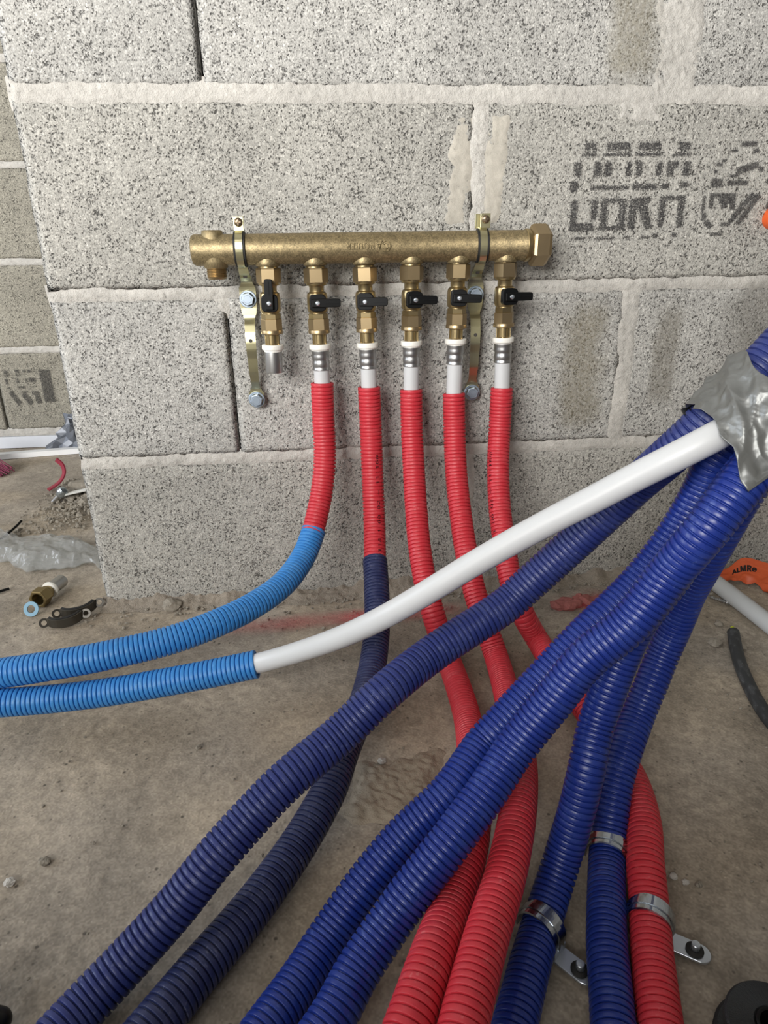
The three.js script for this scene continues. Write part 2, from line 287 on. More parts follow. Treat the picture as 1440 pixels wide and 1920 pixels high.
inkStamp('ink_stamp', 0.614, 0.7895, 0.462, 0.5865, 0.0016, 1440, 1260, (r, l) => {
  for (const [a, b] of [[200, 330], [420, 670], [740, 980], [1150, 1280]]) { r(a, b, 105, 200); r(a - 20, b + 10, 215, 262); }
  for (const [a, b] of [[115, 200], [310, 400], [425, 500], [640, 705], [735, 812], [945, 1020], [1050, 1140], [1215, 1310]]) r(a, b, 312, 480);
  r(1050, 1180, 310, 390); r(90, 180, 520, 650); r(290, 690, 570, 622); r(720, 990, 550, 628); r(1015, 1110, 545, 625); r(1205, 1305, 535, 610);
  r(110, 190, 730, 1000); r(320, 395, 720, 960); r(110, 370, 985, 1090); r(420, 500, 720, 1075); r(610, 692, 720, 1075); r(420, 692, 712, 768); r(420, 692, 1020, 1080);
  r(715, 800, 710, 1080); l(820, 720, 950, 1070, 100); r(790, 940, 700, 770); r(1025, 1100, 700, 1060); r(1220, 1300, 690, 1060); r(1030, 1300, 690, 748);
  for (const [a, b] of [[165, 300], [380, 610], [690, 760], [860, 970]]) r(a, b, 1145, 1190); r(990, 1060, 1120, 1170); r(1185, 1260, 1115, 1165);
});
inkStamp('ink_stamp', 0.7735, 0.889, 0.46, 0.588, 0.0016, 1280, 1920, (r, l) => {
  r(650, 880, 170, 260); r(500, 620, 300, 350); r(830, 920, 285, 365); r(410, 485, 450, 510); r(340, 440, 515, 580); r(320, 385, 630, 690); l(640, 660, 950, 540, 120); r(950, 1030, 580, 670); r(1090, 1150, 590, 660);
  r(1190, 1280, 440, 650); r(300, 480, 770, 920); r(530, 840, 800, 890); r(1080, 1280, 785, 860); r(550, 690, 700, 760); r(220, 270, 1040, 1330); r(235, 310, 1340, 1480); l(310, 1480, 400, 1600, 100);
  r(310, 700, 1010, 1085); r(315, 390, 1080, 1280); r(450, 700, 1080, 1200); r(490, 590, 1200, 1275); r(620, 710, 1190, 1300); l(940, 1020, 660, 1500, 90); l(1030, 1040, 770, 1550, 90); r(530, 680, 1505, 1580);
  r(390, 580, 1675, 1745); r(1180, 1250, 1000, 1060); r(1160, 1260, 1110, 1190); r(1140, 1210, 1190, 1300); r(1130, 1190, 1350, 1440);
});

// far wall behind the pier, with its own stamp
const zb = -0.95, far = struct('wall_back', [0, 0, zb]);
part('wall_core', boxGeo(-2.4, 1.9, 0, 2.5, -0.2, -0.045), M.core, far);
for (let r = 0; r < 6; r++) {
  const y0 = 0.03 + r * 0.212, off = [-0.524, -0.80, -0.31, -0.82, -0.3, -0.81][r];
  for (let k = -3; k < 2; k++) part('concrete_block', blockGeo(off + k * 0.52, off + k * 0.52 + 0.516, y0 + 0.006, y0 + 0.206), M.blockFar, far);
  part('mortar_joint', smearGeo(-2.4, 0.45, y0 - 0.011, y0 + 0.012, { rag: 0.002, lift: 0.0005, back: -0.003, fade: 0.008, fx: 14 }), M.mortar, far);
}
part('mortar_joint', smearGeo(-2.4, 0.45, 0, 0.035, { rag: 0.003, lift: 0.004, back: -0.01, fade: 0.006, fx: 14 }), M.mortar, far);
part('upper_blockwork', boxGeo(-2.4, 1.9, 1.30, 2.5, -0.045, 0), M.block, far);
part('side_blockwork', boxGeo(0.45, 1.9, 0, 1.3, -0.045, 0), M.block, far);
const stampFar = inkStamp('ink_stamp', -0.52, -0.375, 0.068, 0.205, 0.0022, 1000, 700, (r, l) => {
  r(90, 175, 60, 110); r(90, 180, 120, 145); r(90, 145, 170, 250); r(90, 150, 280, 310); l(140, 340, 270, 520, 90); r(290, 375, 50, 100); r(420, 485, 55, 100); r(505, 585, 55, 100); r(290, 395, 112, 138); r(285, 335, 165, 235);
  r(435, 485, 170, 235); r(505, 630, 165, 225); r(285, 415, 272, 308); r(485, 630, 272, 290); r(315, 435, 340, 362); l(350, 370, 480, 520, 95); r(505, 635, 340, 400); r(555, 655, 400, 515); r(700, 900, 60, 500);
}, 0.75);
far.add(stampFar);
{ // left, right and rear walls with the two openings that let the daylight in
  const L = struct('wall_left'); const s = SIDE, w = WINDOW;
  part('wall_panel', merge([boxGeo(-2.6, -2.4, 0, s.y - s.h / 2, -1.15, 2.8), boxGeo(-2.6, -2.4, s.y + s.h / 2, 2.5, -1.15, 2.8), boxGeo(-2.6, -2.4, s.y - s.h / 2, s.y + s.h / 2, -1.15, s.z - s.w / 2), boxGeo(-2.6, -2.4, s.y - s.h / 2, s.y + s.h / 2, s.z + s.w / 2, 2.8)]), M.plaster, L);
  part('wall_panel', boxGeo(1.9, 2.1, 0, 2.5, -1.15, 2.8), M.plaster, struct('wall_right'));
  part('wall_panel', merge([boxGeo(-2.4, 1.9, 0, w.y - w.h / 2, w.z, w.z + 0.2), boxGeo(-2.4, 1.9, w.y + w.h / 2, 2.5, w.z, w.z + 0.2), boxGeo(-2.4, w.x - w.w / 2, w.y - w.h / 2, w.y + w.h / 2, w.z, w.z + 0.2), boxGeo(w.x + w.w / 2, 1.9, w.y - w.h / 2, w.y + w.h / 2, w.z, w.z + 0.2)]), M.plaster, struct('wall_rear'));
  const frameMat = std({ color: 0xd9d9d6, roughness: 0.5 });
  const paneMat = (c) => std({ color: 0x111111, emissive: new THREE.Color(...c), emissiveIntensity: 3, roughness: 0.4 });
  const mk = (name, W, turn, x, y, z) => {
    const g = struct(name, [x, y, z]); g.rotation.y = turn; const a = W.w / 2, b = W.h / 2, t = 0.05;
    part('window_frame', merge([boxGeo(-a, a, b - t, b, -0.1, -0.03), boxGeo(-a, a, -b, -b + t, -0.1, -0.03), boxGeo(-a, -a + t, -b + t, b - t, -0.1, -0.03), boxGeo(a - t, a, -b + t, b - t, -0.1, -0.03), boxGeo(-0.025, 0.025, -b + t, b - t, -0.1, -0.03)]), frameMat, g);
    for (const sgn of [-1, 1]) part('pane', boxGeo(sgn < 0 ? -a + t : 0.025, sgn < 0 ? -0.025 : a - t, -b + t, b - t, -0.075, -0.065), paneMat(W.color), g);
    const l = new THREE.RectAreaLight(new THREE.Color(...W.color), W.power, W.w - 0.1, W.h - 0.1); l.name = name + '_light'; l.position.set(0, 0, -0.02); l.rotation.y = Math.PI; g.add(l); return g;
  };
  // unseen low wall, added to keep the window's light off the floor
  const low = struct('added_low_wall'); part('added_blockwork', boxGeo(-2.0, 1.4, 0, 0.56, 1.3, 1.5), M.block, low);
  mk('window_1', WINDOW, Math.PI, w.x, w.y, w.z);
  mk('window_2', SIDE, Math.PI / 2, s.x, s.y, s.z);
}
// local +z of a window group looks into the room, its light shines along the group's +z

// rough mortar spilled along the foot of the wall
{
  const nx = 520, ny = 18, pos = [], uv = [], idx = [];
  for (let i = 0; i <= nx; i++) for (let j = 0; j <= ny; j++) {
    const x = lerp(-0.005, 1.25, i / nx), b = j / ny, out = 0.03 + 0.02 * N(x * 9, 3) + 0.014 * N(x * 31, 7), high = 0.013 + 0.009 * N(x * 7, 11) + 0.007 * N(x * 33, 15);
    const z = b * out, y = high * Math.pow(1 - b, 1.6) - 0.002 * b + (1 - b) * 0.006 * N(x * 70, z * 70, 2) + 0.0035 * N(x * 150, z * 150, 6) * (1 - b) + 0.002 * N(x * 330, z * 330, 9) * (1 - b);
    pos.push(x, y, z - 0.002); uv.push(x, y - z);
    if (i < nx && j < ny) { const a = i * (ny + 1) + j; idx.push(a, a + 1, a + ny + 1, a + 1, a + ny + 2, a + ny + 1); }
  }
  const g = new THREE.BufferGeometry(); g.setAttribute('position', new THREE.Float32BufferAttribute(pos, 3)); g.setAttribute('uv', new THREE.Float32BufferAttribute(uv, 2)); g.setIndex(idx); g.computeVertexNormals();
  part('mortar_fillet', g, std({ map: mortarTex[0], bumpMap: mortarTex[1], bumpScale: 0.0025, roughness: 0.95, color: 0xc6bdb2 }), floorGroup);
}
// sprayed marking paint and dried mortar on the floor
function sprayMark(x0, x1, z0, z1, color, fn, y = 0.0035) {
  const w = 512, h = 128, out = new Uint8Array(w * h * 4);
  for (let j = 0; j < h; j++) for (let i = 0; i < w; i++) { const u = i / w, v = j / h, q = (j * w + i) * 4; out[q] = out[q + 1] = out[q + 2] = clamp(fn(u, v) * (0.75 + 0.55 * N(u * 160, v * 40, 4)) + 0.0) * 255; out[q + 3] = 255; }
  const t = new THREE.DataTexture(out, w, h, THREE.RGBAFormat); t.magFilter = THREE.LinearFilter; t.needsUpdate = true;
  const n = 60, pos = [], uv = [], idx = [];
  for (let j = 0; j <= 8; j++) for (let i = 0; i <= n; i++) { pos.push(lerp(x0, x1, i / n), y, lerp(z0, z1, j / 8)); uv.push(i / n, j / 8); if (i < n && j < 8) { const a = j * (n + 1) + i; idx.push(a, a + n + 1, a + 1, a + 1, a + n + 1, a + n + 2); } }
  const g = new THREE.BufferGeometry(); g.setAttribute('position', new THREE.Float32BufferAttribute(pos, 3)); g.setAttribute('uv', new THREE.Float32BufferAttribute(uv, 2)); g.setIndex(idx); g.computeVertexNormals();
  part('paint_mark', g, std({ color, roughness: 0.9, alphaMap: t, transparent: true }), floorGroup);
}
sprayMark(0.1, 0.52, 0.035, 0.125, 0xd04a56, (u, v) => { const c = 0.62 - 0.2 * u + 0.05 * N(u * 6, 1); return sstep(0.3, 0.02, Math.abs(v - c)) * (0.35 + 0.5 * N(u * 5, 7) + 0.35 * sstep(0.45, 0.62, u)) * sstep(0, 0.08, u) * sstep(1, 0.8, u); });
sprayMark(0.6, 0.8, 0.03, 0.12, 0xd24d58, (u, v) => sstep(0.45, 0.05, Math.hypot((u - 0.42) * 1.2, v - 0.5)) * 0.6 * (0.7 + N(u * 9, v * 5, 3)));
part('mortar_splatter', (() => { const g = smearGeo(0.325, 0.41, -0.43, -0.345, { rag: 0.016, lift: 0.0035, back: -0.003, fade: 0.02, fx: 26 }); const p = g.attributes.position; for (let i = 0; i < p.count; i++) { const z = p.getZ(i); p.setZ(i, z + (z > 0 ? 0.0022 * N(p.getX(i) * 150, p.getY(i) * 150, 5) : 0)); } g.rotateX(-Math.PI / 2); g.computeVertexNormals(); return g; })(), std({ map: mortarTex[0], bumpMap: mortarTex[1], bumpScale: 0.0012, roughness: 0.9, color: 0xd4c8b8 }), floorGroup);

// ---------- corrugated conduits ----------
function frames(curve, len, step) {
  const n = Math.max(2, Math.ceil(len / step)), P = [], T = [], A = [], B = [];
  for (let i = 0; i <= n; i++) { P.push(curve.getPointAt(i / n)); T.push(curve.getTangentAt(i / n)); }
  let a = new THREE.Vector3(0, 0, 1).cross(T[0]); if (a.length() < 0.1) a.set(1, 0, 0).cross(T[0]); a.normalize();
  for (let i = 0; i <= n; i++) { a = a.clone().addScaledVector(T[i], -a.dot(T[i])).normalize(); A.push(a); B.push(T[i].clone().cross(a)); }
  return { P, T, A, B, n };
}
function sweep(list, F, len, seg, u0 = 0) {                          // list of [distance along, radius, radius for uv]
  const pos = [], uv = [], idx = [], v = new THREE.Vector3();
  for (const [s, r] of list) {
    const f = clamp(s / len) * F.n, i = Math.min(F.n - 1, Math.floor(f)), k = f - i;
    const p = F.P[i].clone().lerp(F.P[i + 1], k), a = F.A[i].clone().lerp(F.A[i + 1], k).normalize(), b = F.B[i].clone().lerp(F.B[i + 1], k).normalize();
    for (let j = 0; j <= seg; j++) { const t = j / seg * Math.PI * 2; v.copy(p).addScaledVector(a, r * Math.cos(t)).addScaledVector(b, r * Math.sin(t)); pos.push(v.x, v.y, v.z); uv.push(u0 + j / seg * 0.09, s); }
  }
  for (let q = 0; q < list.length - 1; q++) for (let j = 0; j < seg; j++) { const a = q * (seg + 1) + j; idx.push(a, a + 1, a + seg + 1, a + 1, a + seg + 2, a + seg + 1); }
  const g = new THREE.BufferGeometry(); g.setAttribute('position', new THREE.Float32BufferAttribute(pos, 3)); g.setAttribute('uv', new THREE.Float32BufferAttribute(uv, 2)); g.setIndex(idx); g.computeVertexNormals();
  const nn = g.attributes.normal, m = list.length;                    // the seam shares its normals
  for (let q = 0; q < m; q++) { const a = q * (seg + 1), b = a + seg; v.set(nn.getX(a) + nn.getX(b), nn.getY(a) + nn.getY(b), nn.getZ(a) + nn.getZ(b)).normalize(); nn.setXYZ(a, v.x, v.y, v.z); nn.setXYZ(b, v.x, v.y, v.z); }
  return g;
}
function corrugated(points, D, pitch = 0.0046, openStart = true, openEnd = true, g0 = 0.34) {
  const curve = new THREE.CatmullRomCurve3(points.map(V), false, 'centripetal'); curve.arcLengthDivisions = 600;
  const len = curve.getLength(), F = frames(curve, len, 0.004), R = D / 2, dep = 0.0017, inner = R - dep - 0.0012, list = [], n = Math.round(len / pitch), p = len / n;
  if (openStart) list.push([0.04, inner], [0.001, inner], [0, inner + 0.0004]);
  for (let i = 0; i < n; i++) { const s = i * p; const e = g0 * 0.5; list.push([s, R - dep], [s + e * 0.6 * p, R - dep * 0.85], [s + e * p, R - 0.0003], [s + (e + 0.08) * p, R - 0.00005], [s + 0.5 * p, R + 0.00005], [s + (0.92 - e) * p, R - 0.00005], [s + (1 - e) * p, R - 0.0003], [s + (1 - e * 0.6) * p, R - dep * 0.85]); }
  list.push([len, R - dep]);
  if (openEnd) list.push([len, inner + 0.0004], [len - 0.001, inner], [len - 0.04, inner]);
  const g = sweep(list, F, len, 26, rnd()); g.userData = { curve, len }; return g;
}
function smoothPipe(points, D, cap = true) {
  const curve = new THREE.CatmullRomCurve3(points.map(V), false, 'centripetal'), len = curve.getLength(), F = frames(curve, len, 0.005), R = D / 2, n = Math.ceil(len / 0.006), list = [];
  if (cap) list.push([0, 0.0001], [0, R - 0.0004]);
  for (let i = 0; i <= n; i++) list.push([i / n * len, R]);
  if (cap) list.push([len, R - 0.0004], [len, 0.0001]);
  return sweep(list, F, len, 32);
}
const P = {
  T1red: [[0.3183,0.3124,0.0450],[0.3176,0.2713,0.0470],[0.3170,0.2196,0.0580],[0.3101,0.1764,0.0750],[0.2983,0.1383,0.1000]], T1blue: [[0.2997,0.1405,0.0970],[0.2871,0.1187,0.1220],[0.2638,0.1039,0.1650],[0.2286,0.0971,0.2050],[0.1923,0.0952,0.2350],[0.1519,0.0918,0.2550],[0.0919,0.0877,0.2700],[0.0415,0.0837,0.2750],[-0.0102,0.0784,0.2750],[-0.0680,0.0665,0.2550]], LB2: [[0.2416,0.0806,0.2916],[0.1981,0.0729,0.2909],[0.1451,0.0644,0.2897],[0.0921,0.0569,0.2881],[0.0401,0.0530,0.2873],[-0.0100,0.0530,0.2884],[-0.0540,0.0539,0.2896]], W: [[0.1981,0.0729,0.2909],[0.2419,0.0823,0.2931],[0.2851,0.1092,0.3186],[0.3255,0.1432,0.3519],[0.3612,0.1768,0.3795],[0.3946,0.2047,0.3930],[0.4264,0.2302,0.4019],[0.4561,0.2535,0.4115],[0.4838,0.2748,0.4217],[0.5095,0.2943,0.4324],[0.5332,0.3133,0.4431],[0.5548,0.3308,0.4543],[0.5753,0.3429,0.4567],[0.5975,0.3453,0.4394]], T2red: [[0.3755,0.3054,0.0450],[0.3762,0.2556,0.0470],[0.3764,0.1894,0.0600],[0.3759,0.1389,0.0800],[0.3735,0.1037,0.1100]], T2navy: [[0.3733,0.1024,0.1120],[0.3722,0.0817,0.1450],[0.3687,0.0567,0.1900],[0.3605,0.0366,0.2350],[0.3472,0.0300,0.2912],[0.3341,0.0340,0.3362],[0.3221,0.0340,0.3717],[0.3102,0.0300,0.4086],[0.2982,0.0260,0.4326],[0.2804,0.0200,0.4618],[0.2506,0.0180,0.5083],[0.2191,0.0170,0.5500],[0.1977,0.0170,0.5807],[0.1796,0.0170,0.6062]],
  T3: [[0.4277,0.3004,0.0450],[0.4277,0.2544,0.0500],[0.4277,0.2045,0.0700],[0.4271,0.1638,0.0950],[0.4270,0.1263,0.1250],[0.4300,0.0904,0.1550],[0.4360,0.0606,0.1800],[0.4481,0.0200,0.1984],[0.4496,0.0200,0.2709],[0.4478,0.0220,0.3260],[0.4376,0.0350,0.3923],[0.4259,0.0460,0.4521],[0.4119,0.0460,0.4969],[0.3918,0.0470,0.5391],[0.3710,0.0580,0.5813],[0.3538,0.0580,0.6145],[0.3415,0.0550,0.6365]],
  T4: [[0.4813,0.2940,0.0450],[0.4820,0.2523,0.0500],[0.4814,0.2021,0.0700],[0.4821,0.1558,0.1000],[0.4841,0.1133,0.1350],[0.4887,0.0776,0.1650],[0.4955,0.0515,0.1900],[0.5045,0.0200,0.2160],[0.4963,0.0250,0.2922],[0.4804,0.0450,0.3807],[0.4664,0.0580,0.4400],[0.4502,0.0620,0.4865],[0.4283,0.0620,0.5347],[0.4080,0.0620,0.5710],[0.3932,0.0620,0.5991],[0.3823,0.0620,0.6212],[0.3723,0.0600,0.6424]],
  T5: [[0.5422,0.2987,0.0450],[0.5406,0.2501,0.0500],[0.5355,0.2068,0.0700],[0.5324,0.1657,0.0950],[0.5319,0.1276,0.1250],[0.5339,0.0865,0.1600],[0.5430,0.0562,0.1850],[0.5625,0.0200,0.1824],[0.5659,0.0180,0.2415],[0.5717,0.0180,0.3004],[0.5748,0.0180,0.3626],[0.5741,0.0220,0.4192],[0.5612,0.0260,0.4689],[0.5457,0.0240,0.5059],[0.5357,0.0170,0.5346],[0.5231,0.0140,0.5662],[0.5099,0.0140,0.6019],[0.4998,0.0140,0.6299]],
  N1: [[1.1042,1.1027,0.3569],[0.9568,0.8254,0.3739],[0.8227,0.6127,0.3894],[0.6887,0.4451,0.4049],[0.6490,0.4061,0.4136],[0.6221,0.3759,0.4155],[0.6051,0.3558,0.4154],[0.5886,0.3352,0.4124],[0.5731,0.3089,0.3998],[0.5648,0.2868,0.3830],[0.5214,0.2282,0.3677],[0.4819,0.1883,0.3670],[0.4686,0.1775,0.3701],[0.3994,0.1478,0.3941],[0.3584,0.1354,0.4224],[0.3207,0.1120,0.4414],[0.2773,0.0950,0.4697],[0.2524,0.0800,0.4862],[0.2286,0.0650,0.5044],[0.2043,0.0460,0.5228],[0.1754,0.0280,0.5439],[0.1544,0.0190,0.5627],[0.1418,0.0170,0.5787],[0.1265,0.0170,0.6022]],
  R1: [[1.1226,1.0850,0.3547],[0.9752,0.8077,0.3717],[0.8411,0.5950,0.3872],[0.7071,0.4274,0.4027],[0.6641,0.3839,0.4106],[0.6332,0.3447,0.4093],[0.6195,0.3287,0.4101],[0.6095,0.3082,0.4054],[0.6051,0.2849,0.4023],[0.5898,0.2473,0.4017],[0.5621,0.2097,0.4064],[0.5141,0.1700,0.4200],[0.4794,0.1394,0.4312],[0.4397,0.1089,0.4483],[0.4306,0.1019,0.4524],[0.3993,0.0829,0.4787],[0.3616,0.0600,0.4963],[0.3319,0.0400,0.5157],[0.3048,0.0220,0.5395],[0.2864,0.0165,0.5623],[0.2691,0.0160,0.5849],[0.2508,0.0160,0.6088]],
  R2: [[1.0966,1.0683,0.4020],[0.9492,0.7910,0.4190],[0.8151,0.5783,0.4345],[0.6811,0.4107,0.4500],[0.6438,0.3764,0.4603],[0.6117,0.3423,0.4655],[0.5816,0.3068,0.4746],[0.5649,0.2822,0.4764],[0.5491,0.2492,0.4696],[0.5262,0.2147,0.4714],[0.4969,0.1854,0.4707],[0.4737,0.1554,0.4751],[0.4454,0.1244,0.4848],[0.4182,0.1020,0.5048],[0.3909,0.0830,0.5239],[0.3636,0.0620,0.5402],[0.3420,0.0460,0.5559],[0.3242,0.0360,0.5724],[0.3098,0.0300,0.5915],[0.2914,0.0250,0.6124]],
  R3: [[1.1341,1.0663,0.3705],[0.9867,0.7890,0.3875],[0.8526,0.5763,0.4030],[0.7186,0.4087,0.4185],[0.6766,0.3735,0.4287],[0.6346,0.3382,0.4389],[0.6090,0.3141,0.4440],[0.5842,0.2753,0.4484],[0.5639,0.2328,0.4471],[0.5430,0.1976,0.4483],[0.5330,0.1715,0.4512],[0.5230,0.1473,0.4577],[0.5134,0.1235,0.4651],[0.5023,0.1000,0.4816],[0.4936,0.0720,0.4923],[0.4778,0.0340,0.5083],[0.4579,0.0165,0.5352],[0.4400,0.0160,0.5638],[0.4225,0.0160,0.5943],[0.4065,0.0160,0.6217]],
  R4: [[1.1625,1.0648,0.3433],[1.0151,0.7875,0.3603],[0.8810,0.5748,0.3758],[0.7470,0.4072,0.3913],[0.6941,0.3583,0.4060],[0.6454,0.3166,0.4181],[0.6245,0.2861,0.4228],[0.6180,0.2547,0.4163],[0.6173,0.2218,0.4032],[0.6173,0.1871,0.3888],[0.6146,0.1545,0.3830],[0.6053,0.1262,0.3857],[0.5910,0.1046,0.3983],[0.5768,0.0840,0.4108],[0.5609,0.0680,0.4283],[0.5473,0.0520,0.4447],[0.5366,0.0360,0.4623],[0.5292,0.0230,0.4770],[0.5223,0.0165,0.4921],[0.5123,0.0155,0.5154],[0.4948,0.0155,0.5581],[0.4866,0.0155,0.5827],[0.4793,0.0155,0.6040],[0.4710,0.0155,0.6279]],
};
// printed red conduits carry a line of small black marking along the pipe
function printed(text, at) {
  const base = M.red.map.image.data, S = 512, w = 1024, h = 2048, c = document.createElement('canvas'); c.width = w; c.height = h; const g = c.getContext('2d');
  g.fillStyle = '#c8333c'; g.fillRect(0, 0, w, h); const im = g.getImageData(0, 0, w, h), d = im.data;
  for (let y = 0; y < h; y++) for (let x = 0; x < w; x++) { const q = (y * w + x) * 4, s = ((Math.floor(y * 1.37) % S) * S + (Math.floor(x * 0.38) % S)) * 4; for (let k = 0; k < 3; k++) d[q + k] = base[s + k]; }
  g.putImageData(im, 0, 0); g.save(); g.translate(at * w, h * 0.54); g.rotate(Math.PI / 2); g.fillStyle = 'rgba(25,8,10,0.85)'; g.font = 'bold 66px monospace'; g.textAlign = 'center'; g.fillText(text, 0, 20); g.restore();
  const t = new THREE.CanvasTexture(c); t.colorSpace = THREE.SRGBColorSpace; t.wrapS = t.wrapT = THREE.RepeatWrapping; return t;
}
function conduit(key, D, mat, label, group, start = true, end = true, print) {
  const g = corrugated(P[key], D, 0.0046, start, end, mat === M.red || mat === M.sky ? 0.24 : 0.29); let m = mat;
  if (print) { const u = g.attributes.uv, L = 0.34; for (let i = 0; i < u.count; i++) { const j = i % 27; u.setXY(i, j / 26, u.getY(i) / L); } m = phys({ map: printed(print[0], print[1]), roughness: 0.42, specularIntensity: 0.8 }); }
  return single('corrugated_conduit', g, m, label, 'conduit', group);
}
conduit('T1red', 0.028, M.red, 'short red corrugated conduit on the leftmost piped valve, ending inside the light blue conduit');
conduit('T1blue', 0.0297, M.sky, 'light blue corrugated conduit curving left from the end of the short red conduit');
conduit('LB2', 0.028, M.sky, 'light blue corrugated conduit with a long bare white pipe coming out of its end');
conduit('T2red', 0.028, M.red, 'short red conduit with a printed line, joined below to a dark navy conduit', null, true, true, ['20114 1 00 02 — 11:16m', 0.18]);
conduit('T2navy', 0.0305, M.navy, 'dark navy conduit hanging from the printed red conduit and lying along the floor');
conduit('T3', 0.028, M.red, 'long red conduit under the fourth valve, left one of the red pair at the bottom');
conduit('T4', 0.028, M.red, 'long red conduit beside the right bracket, right one of the red pair at the bottom');
conduit('T5', 0.028, M.red, 'long red conduit below the rightmost valve, held by a clip on the floor', null, true, true, ['20114 1 00 02 — 11:16m', 0.42]);
conduit('N1', 0.0305, M.navyBlue, 'navy blue conduit crossing all the others from the taped bundle to the bottom left corner');
conduit('R1', 0.029, M.royal, 'blue conduit from the taped bundle, left one of the pair crossing mid floor');
conduit('R2', 0.029, M.royal, 'bright blue conduit from the taped bundle, right one of the pair crossing mid floor');
conduit('R3', 0.0272, M.royal, 'blue conduit from the taped bundle, held by the metal clip with the shiny white foot');
conduit('R4', 0.0277, M.royal, 'rightmost blue conduit from the taped bundle, held by a metal clip beside the red conduit');
single('white_pipe', smoothPipe(P.W, 0.0198), M.whitePipe, 'long white plastic pipe bending from the light blue conduit up to the grey duct tape', 'pipe');

// ---------- manifold ----------
const font = await new FontLoader().loadAsync('fonts/droid/droid_sans_regular.typeface.json');
const VP = [[0.2633,0.4484,0.0450],[0.3170,0.4475,0.0450],[0.3733,0.4478,0.0450],[0.4283,0.4486,0.0450],[0.4833,0.4495,0.0450],[0.5390,0.4498,0.0450]];
const my = 0.4640, mz = 0.045, mr = 0.0166;
{
  const t = thing('brass_manifold', 'cast brass manifold bar with six outlets and raised lettering mounted on the block wall', 'manifold', [0, my, mz]);
  const body = lathe([[0.0001, 0.1805], [0.0125, 0.1805], [0.0152, 0.1815], [mr, 0.1845], [mr, 0.3], [mr, 0.42], [mr, 0.56], [mr + 0.0006, 0.561], [0.0001, 0.561]], 48); body.rotateZ(-Math.PI / 2); 
  const bu = body.attributes.uv; for (let i = 0; i < bu.count; i++) bu.setXY(i, bu.getX(i) * 0.1, body.attributes.position.getX(i));
  part('body', creased(body, 0.7), M.cast, t);
  VP.forEach(([x], i) => {
    const y = VP[i][1] - my, b = lathe([[0.0085, 0.004], [0.0112, -0.004], [0.0130, -0.0100], [0.0137, -0.0150], [0.0137, -0.0172], [0.0130, -0.0184], [0.0108, -0.0188], [0.0102, -0.0195], [0.0001, -0.0195]].map(([r, h]) => [r, h + 0.0005]), 32); const u = b.attributes.uv; for (let k = 0; k < u.count; k++) u.setXY(k, u.getX(k) * 0.08, b.attributes.position.getY(k));
    part('outlet_boss', moved(b, x, 0, 0), M.cast, t);
  });
  const side = merge([moved(lathe([[0.0145, 0], [0.0145, -0.012], [0.0132, -0.0175], [0.0118, -0.0195], [0.0108, -0.0195]], 32), 0.2055, 0, 0)]); part('side_boss', side, M.cast, t);
  const th = [[0.0112, -0.018]]; for (let k = 0; k < 7; k++) th.push([0.0114, -0.0192 - k * 0.0016], [0.0104, -0.0200 - k * 0.0016]); th.push([0.0095, -0.031], [0.0085, -0.031], [0.0082, -0.02]);
  part('threaded_outlet', moved(creased(lathe(th, 32), 0.3), 0.2055, 0, 0), M.brassNut, t);
  part('top_boss', moved(creased(lathe([[0.0125, 0], [0.0125, 0.0135], [0.0118, 0.0165], [0.0112, 0.0195], [0.0104, 0.0203], [0.0001, 0.0203]], 32)), 0.2045, 0, 0), M.cast, t);
  const collar = creased(lathe([[0.0001, 0], [mr + 0.001, 0], [mr + 0.0016, 0.0008], [mr + 0.0016, 0.0034], [mr + 0.0004, 0.004], [mr + 0.0004, 0.0055], [0.0001, 0.0055]], 40)); collar.rotateZ(-Math.PI / 2); part('end_collar', moved(collar, 0.5605, 0, 0), M.brass, t);
  const nut = hexNut(0.0228, 0.0225, 0, 0.0042, Math.PI / 6); nut.rotateZ(-Math.PI / 2); nut.rotateX(Math.PI / 6 + 0.0); part('end_nut', moved(nut, 0.566, 0, 0), M.brassNut, t);
  // raised lettering, cast upside down, wrapped round the bar
  const bend = (g) => { const p = g.attributes.position; for (let i = 0; i < p.count; i++) { const a = p.getY(i) / mr, r = mr - 0.0006 + p.getZ(i); p.setXYZ(i, p.getX(i), r * Math.sin(a), r * Math.cos(a)); } g.computeVertexNormals(); return g; };
  const txt = (s, size, x, y, dx = 1) => { const g = new TextGeometry(s, { font, size, depth: 0.0021, curveSegments: 4 }); g.computeBoundingBox(); g.scale(dx, 1, 1); g.translate(x, y, 0); return g; };
  const word = txt('NQUIER', 0.0062, 0, 0, 1.02), cap = txt('A', 0.0096, -0.0088, -0.0022, 1.0);
  const c = new THREE.Shape(); const R = 0.0058, q = 0.0046;
  for (let i = 0; i <= 5; i++) { const a = -0.35 - i * Math.PI / 3 * 0.9; c[i ? 'lineTo' : 'moveTo'](R * Math.cos(a + 0), R * Math.sin(a)); } for (let i = 5; i >= 0; i--) { const a = -0.35 - i * Math.PI / 3 * 0.9; c.lineTo(q * Math.cos(a), q * Math.sin(a)); }
  const hexC = new THREE.ExtrudeGeometry(c, { depth: 0.0021, bevelEnabled: false }); hexC.translate(-0.0125, 0.0033, 0);
  const c2 = new THREE.Shape(); c2.absarc(0, 0, 0.0031, -0.6, -5.2, true); c2.absarc(0, 0, 0.0021, -5.2, -0.6, false); const arc = new THREE.ExtrudeGeometry(c2, { depth: 0.0021, bevelEnabled: false, curveSegments: 16 }); arc.translate(-0.0118, 0.0033, 0);
  const all = merge([word, cap, hexC, arc]); all.rotateZ(Math.PI); all.translate(0.3845, 0.0048, 0); const m2 = bend(all); const u2 = m2.attributes.uv; for (let i = 0; i < u2.count; i++) u2.setXY(i, m2.attributes.position.getX(i), m2.attributes.position.getY(i));
  part('cast_lettering', m2, M.cast, t);
}

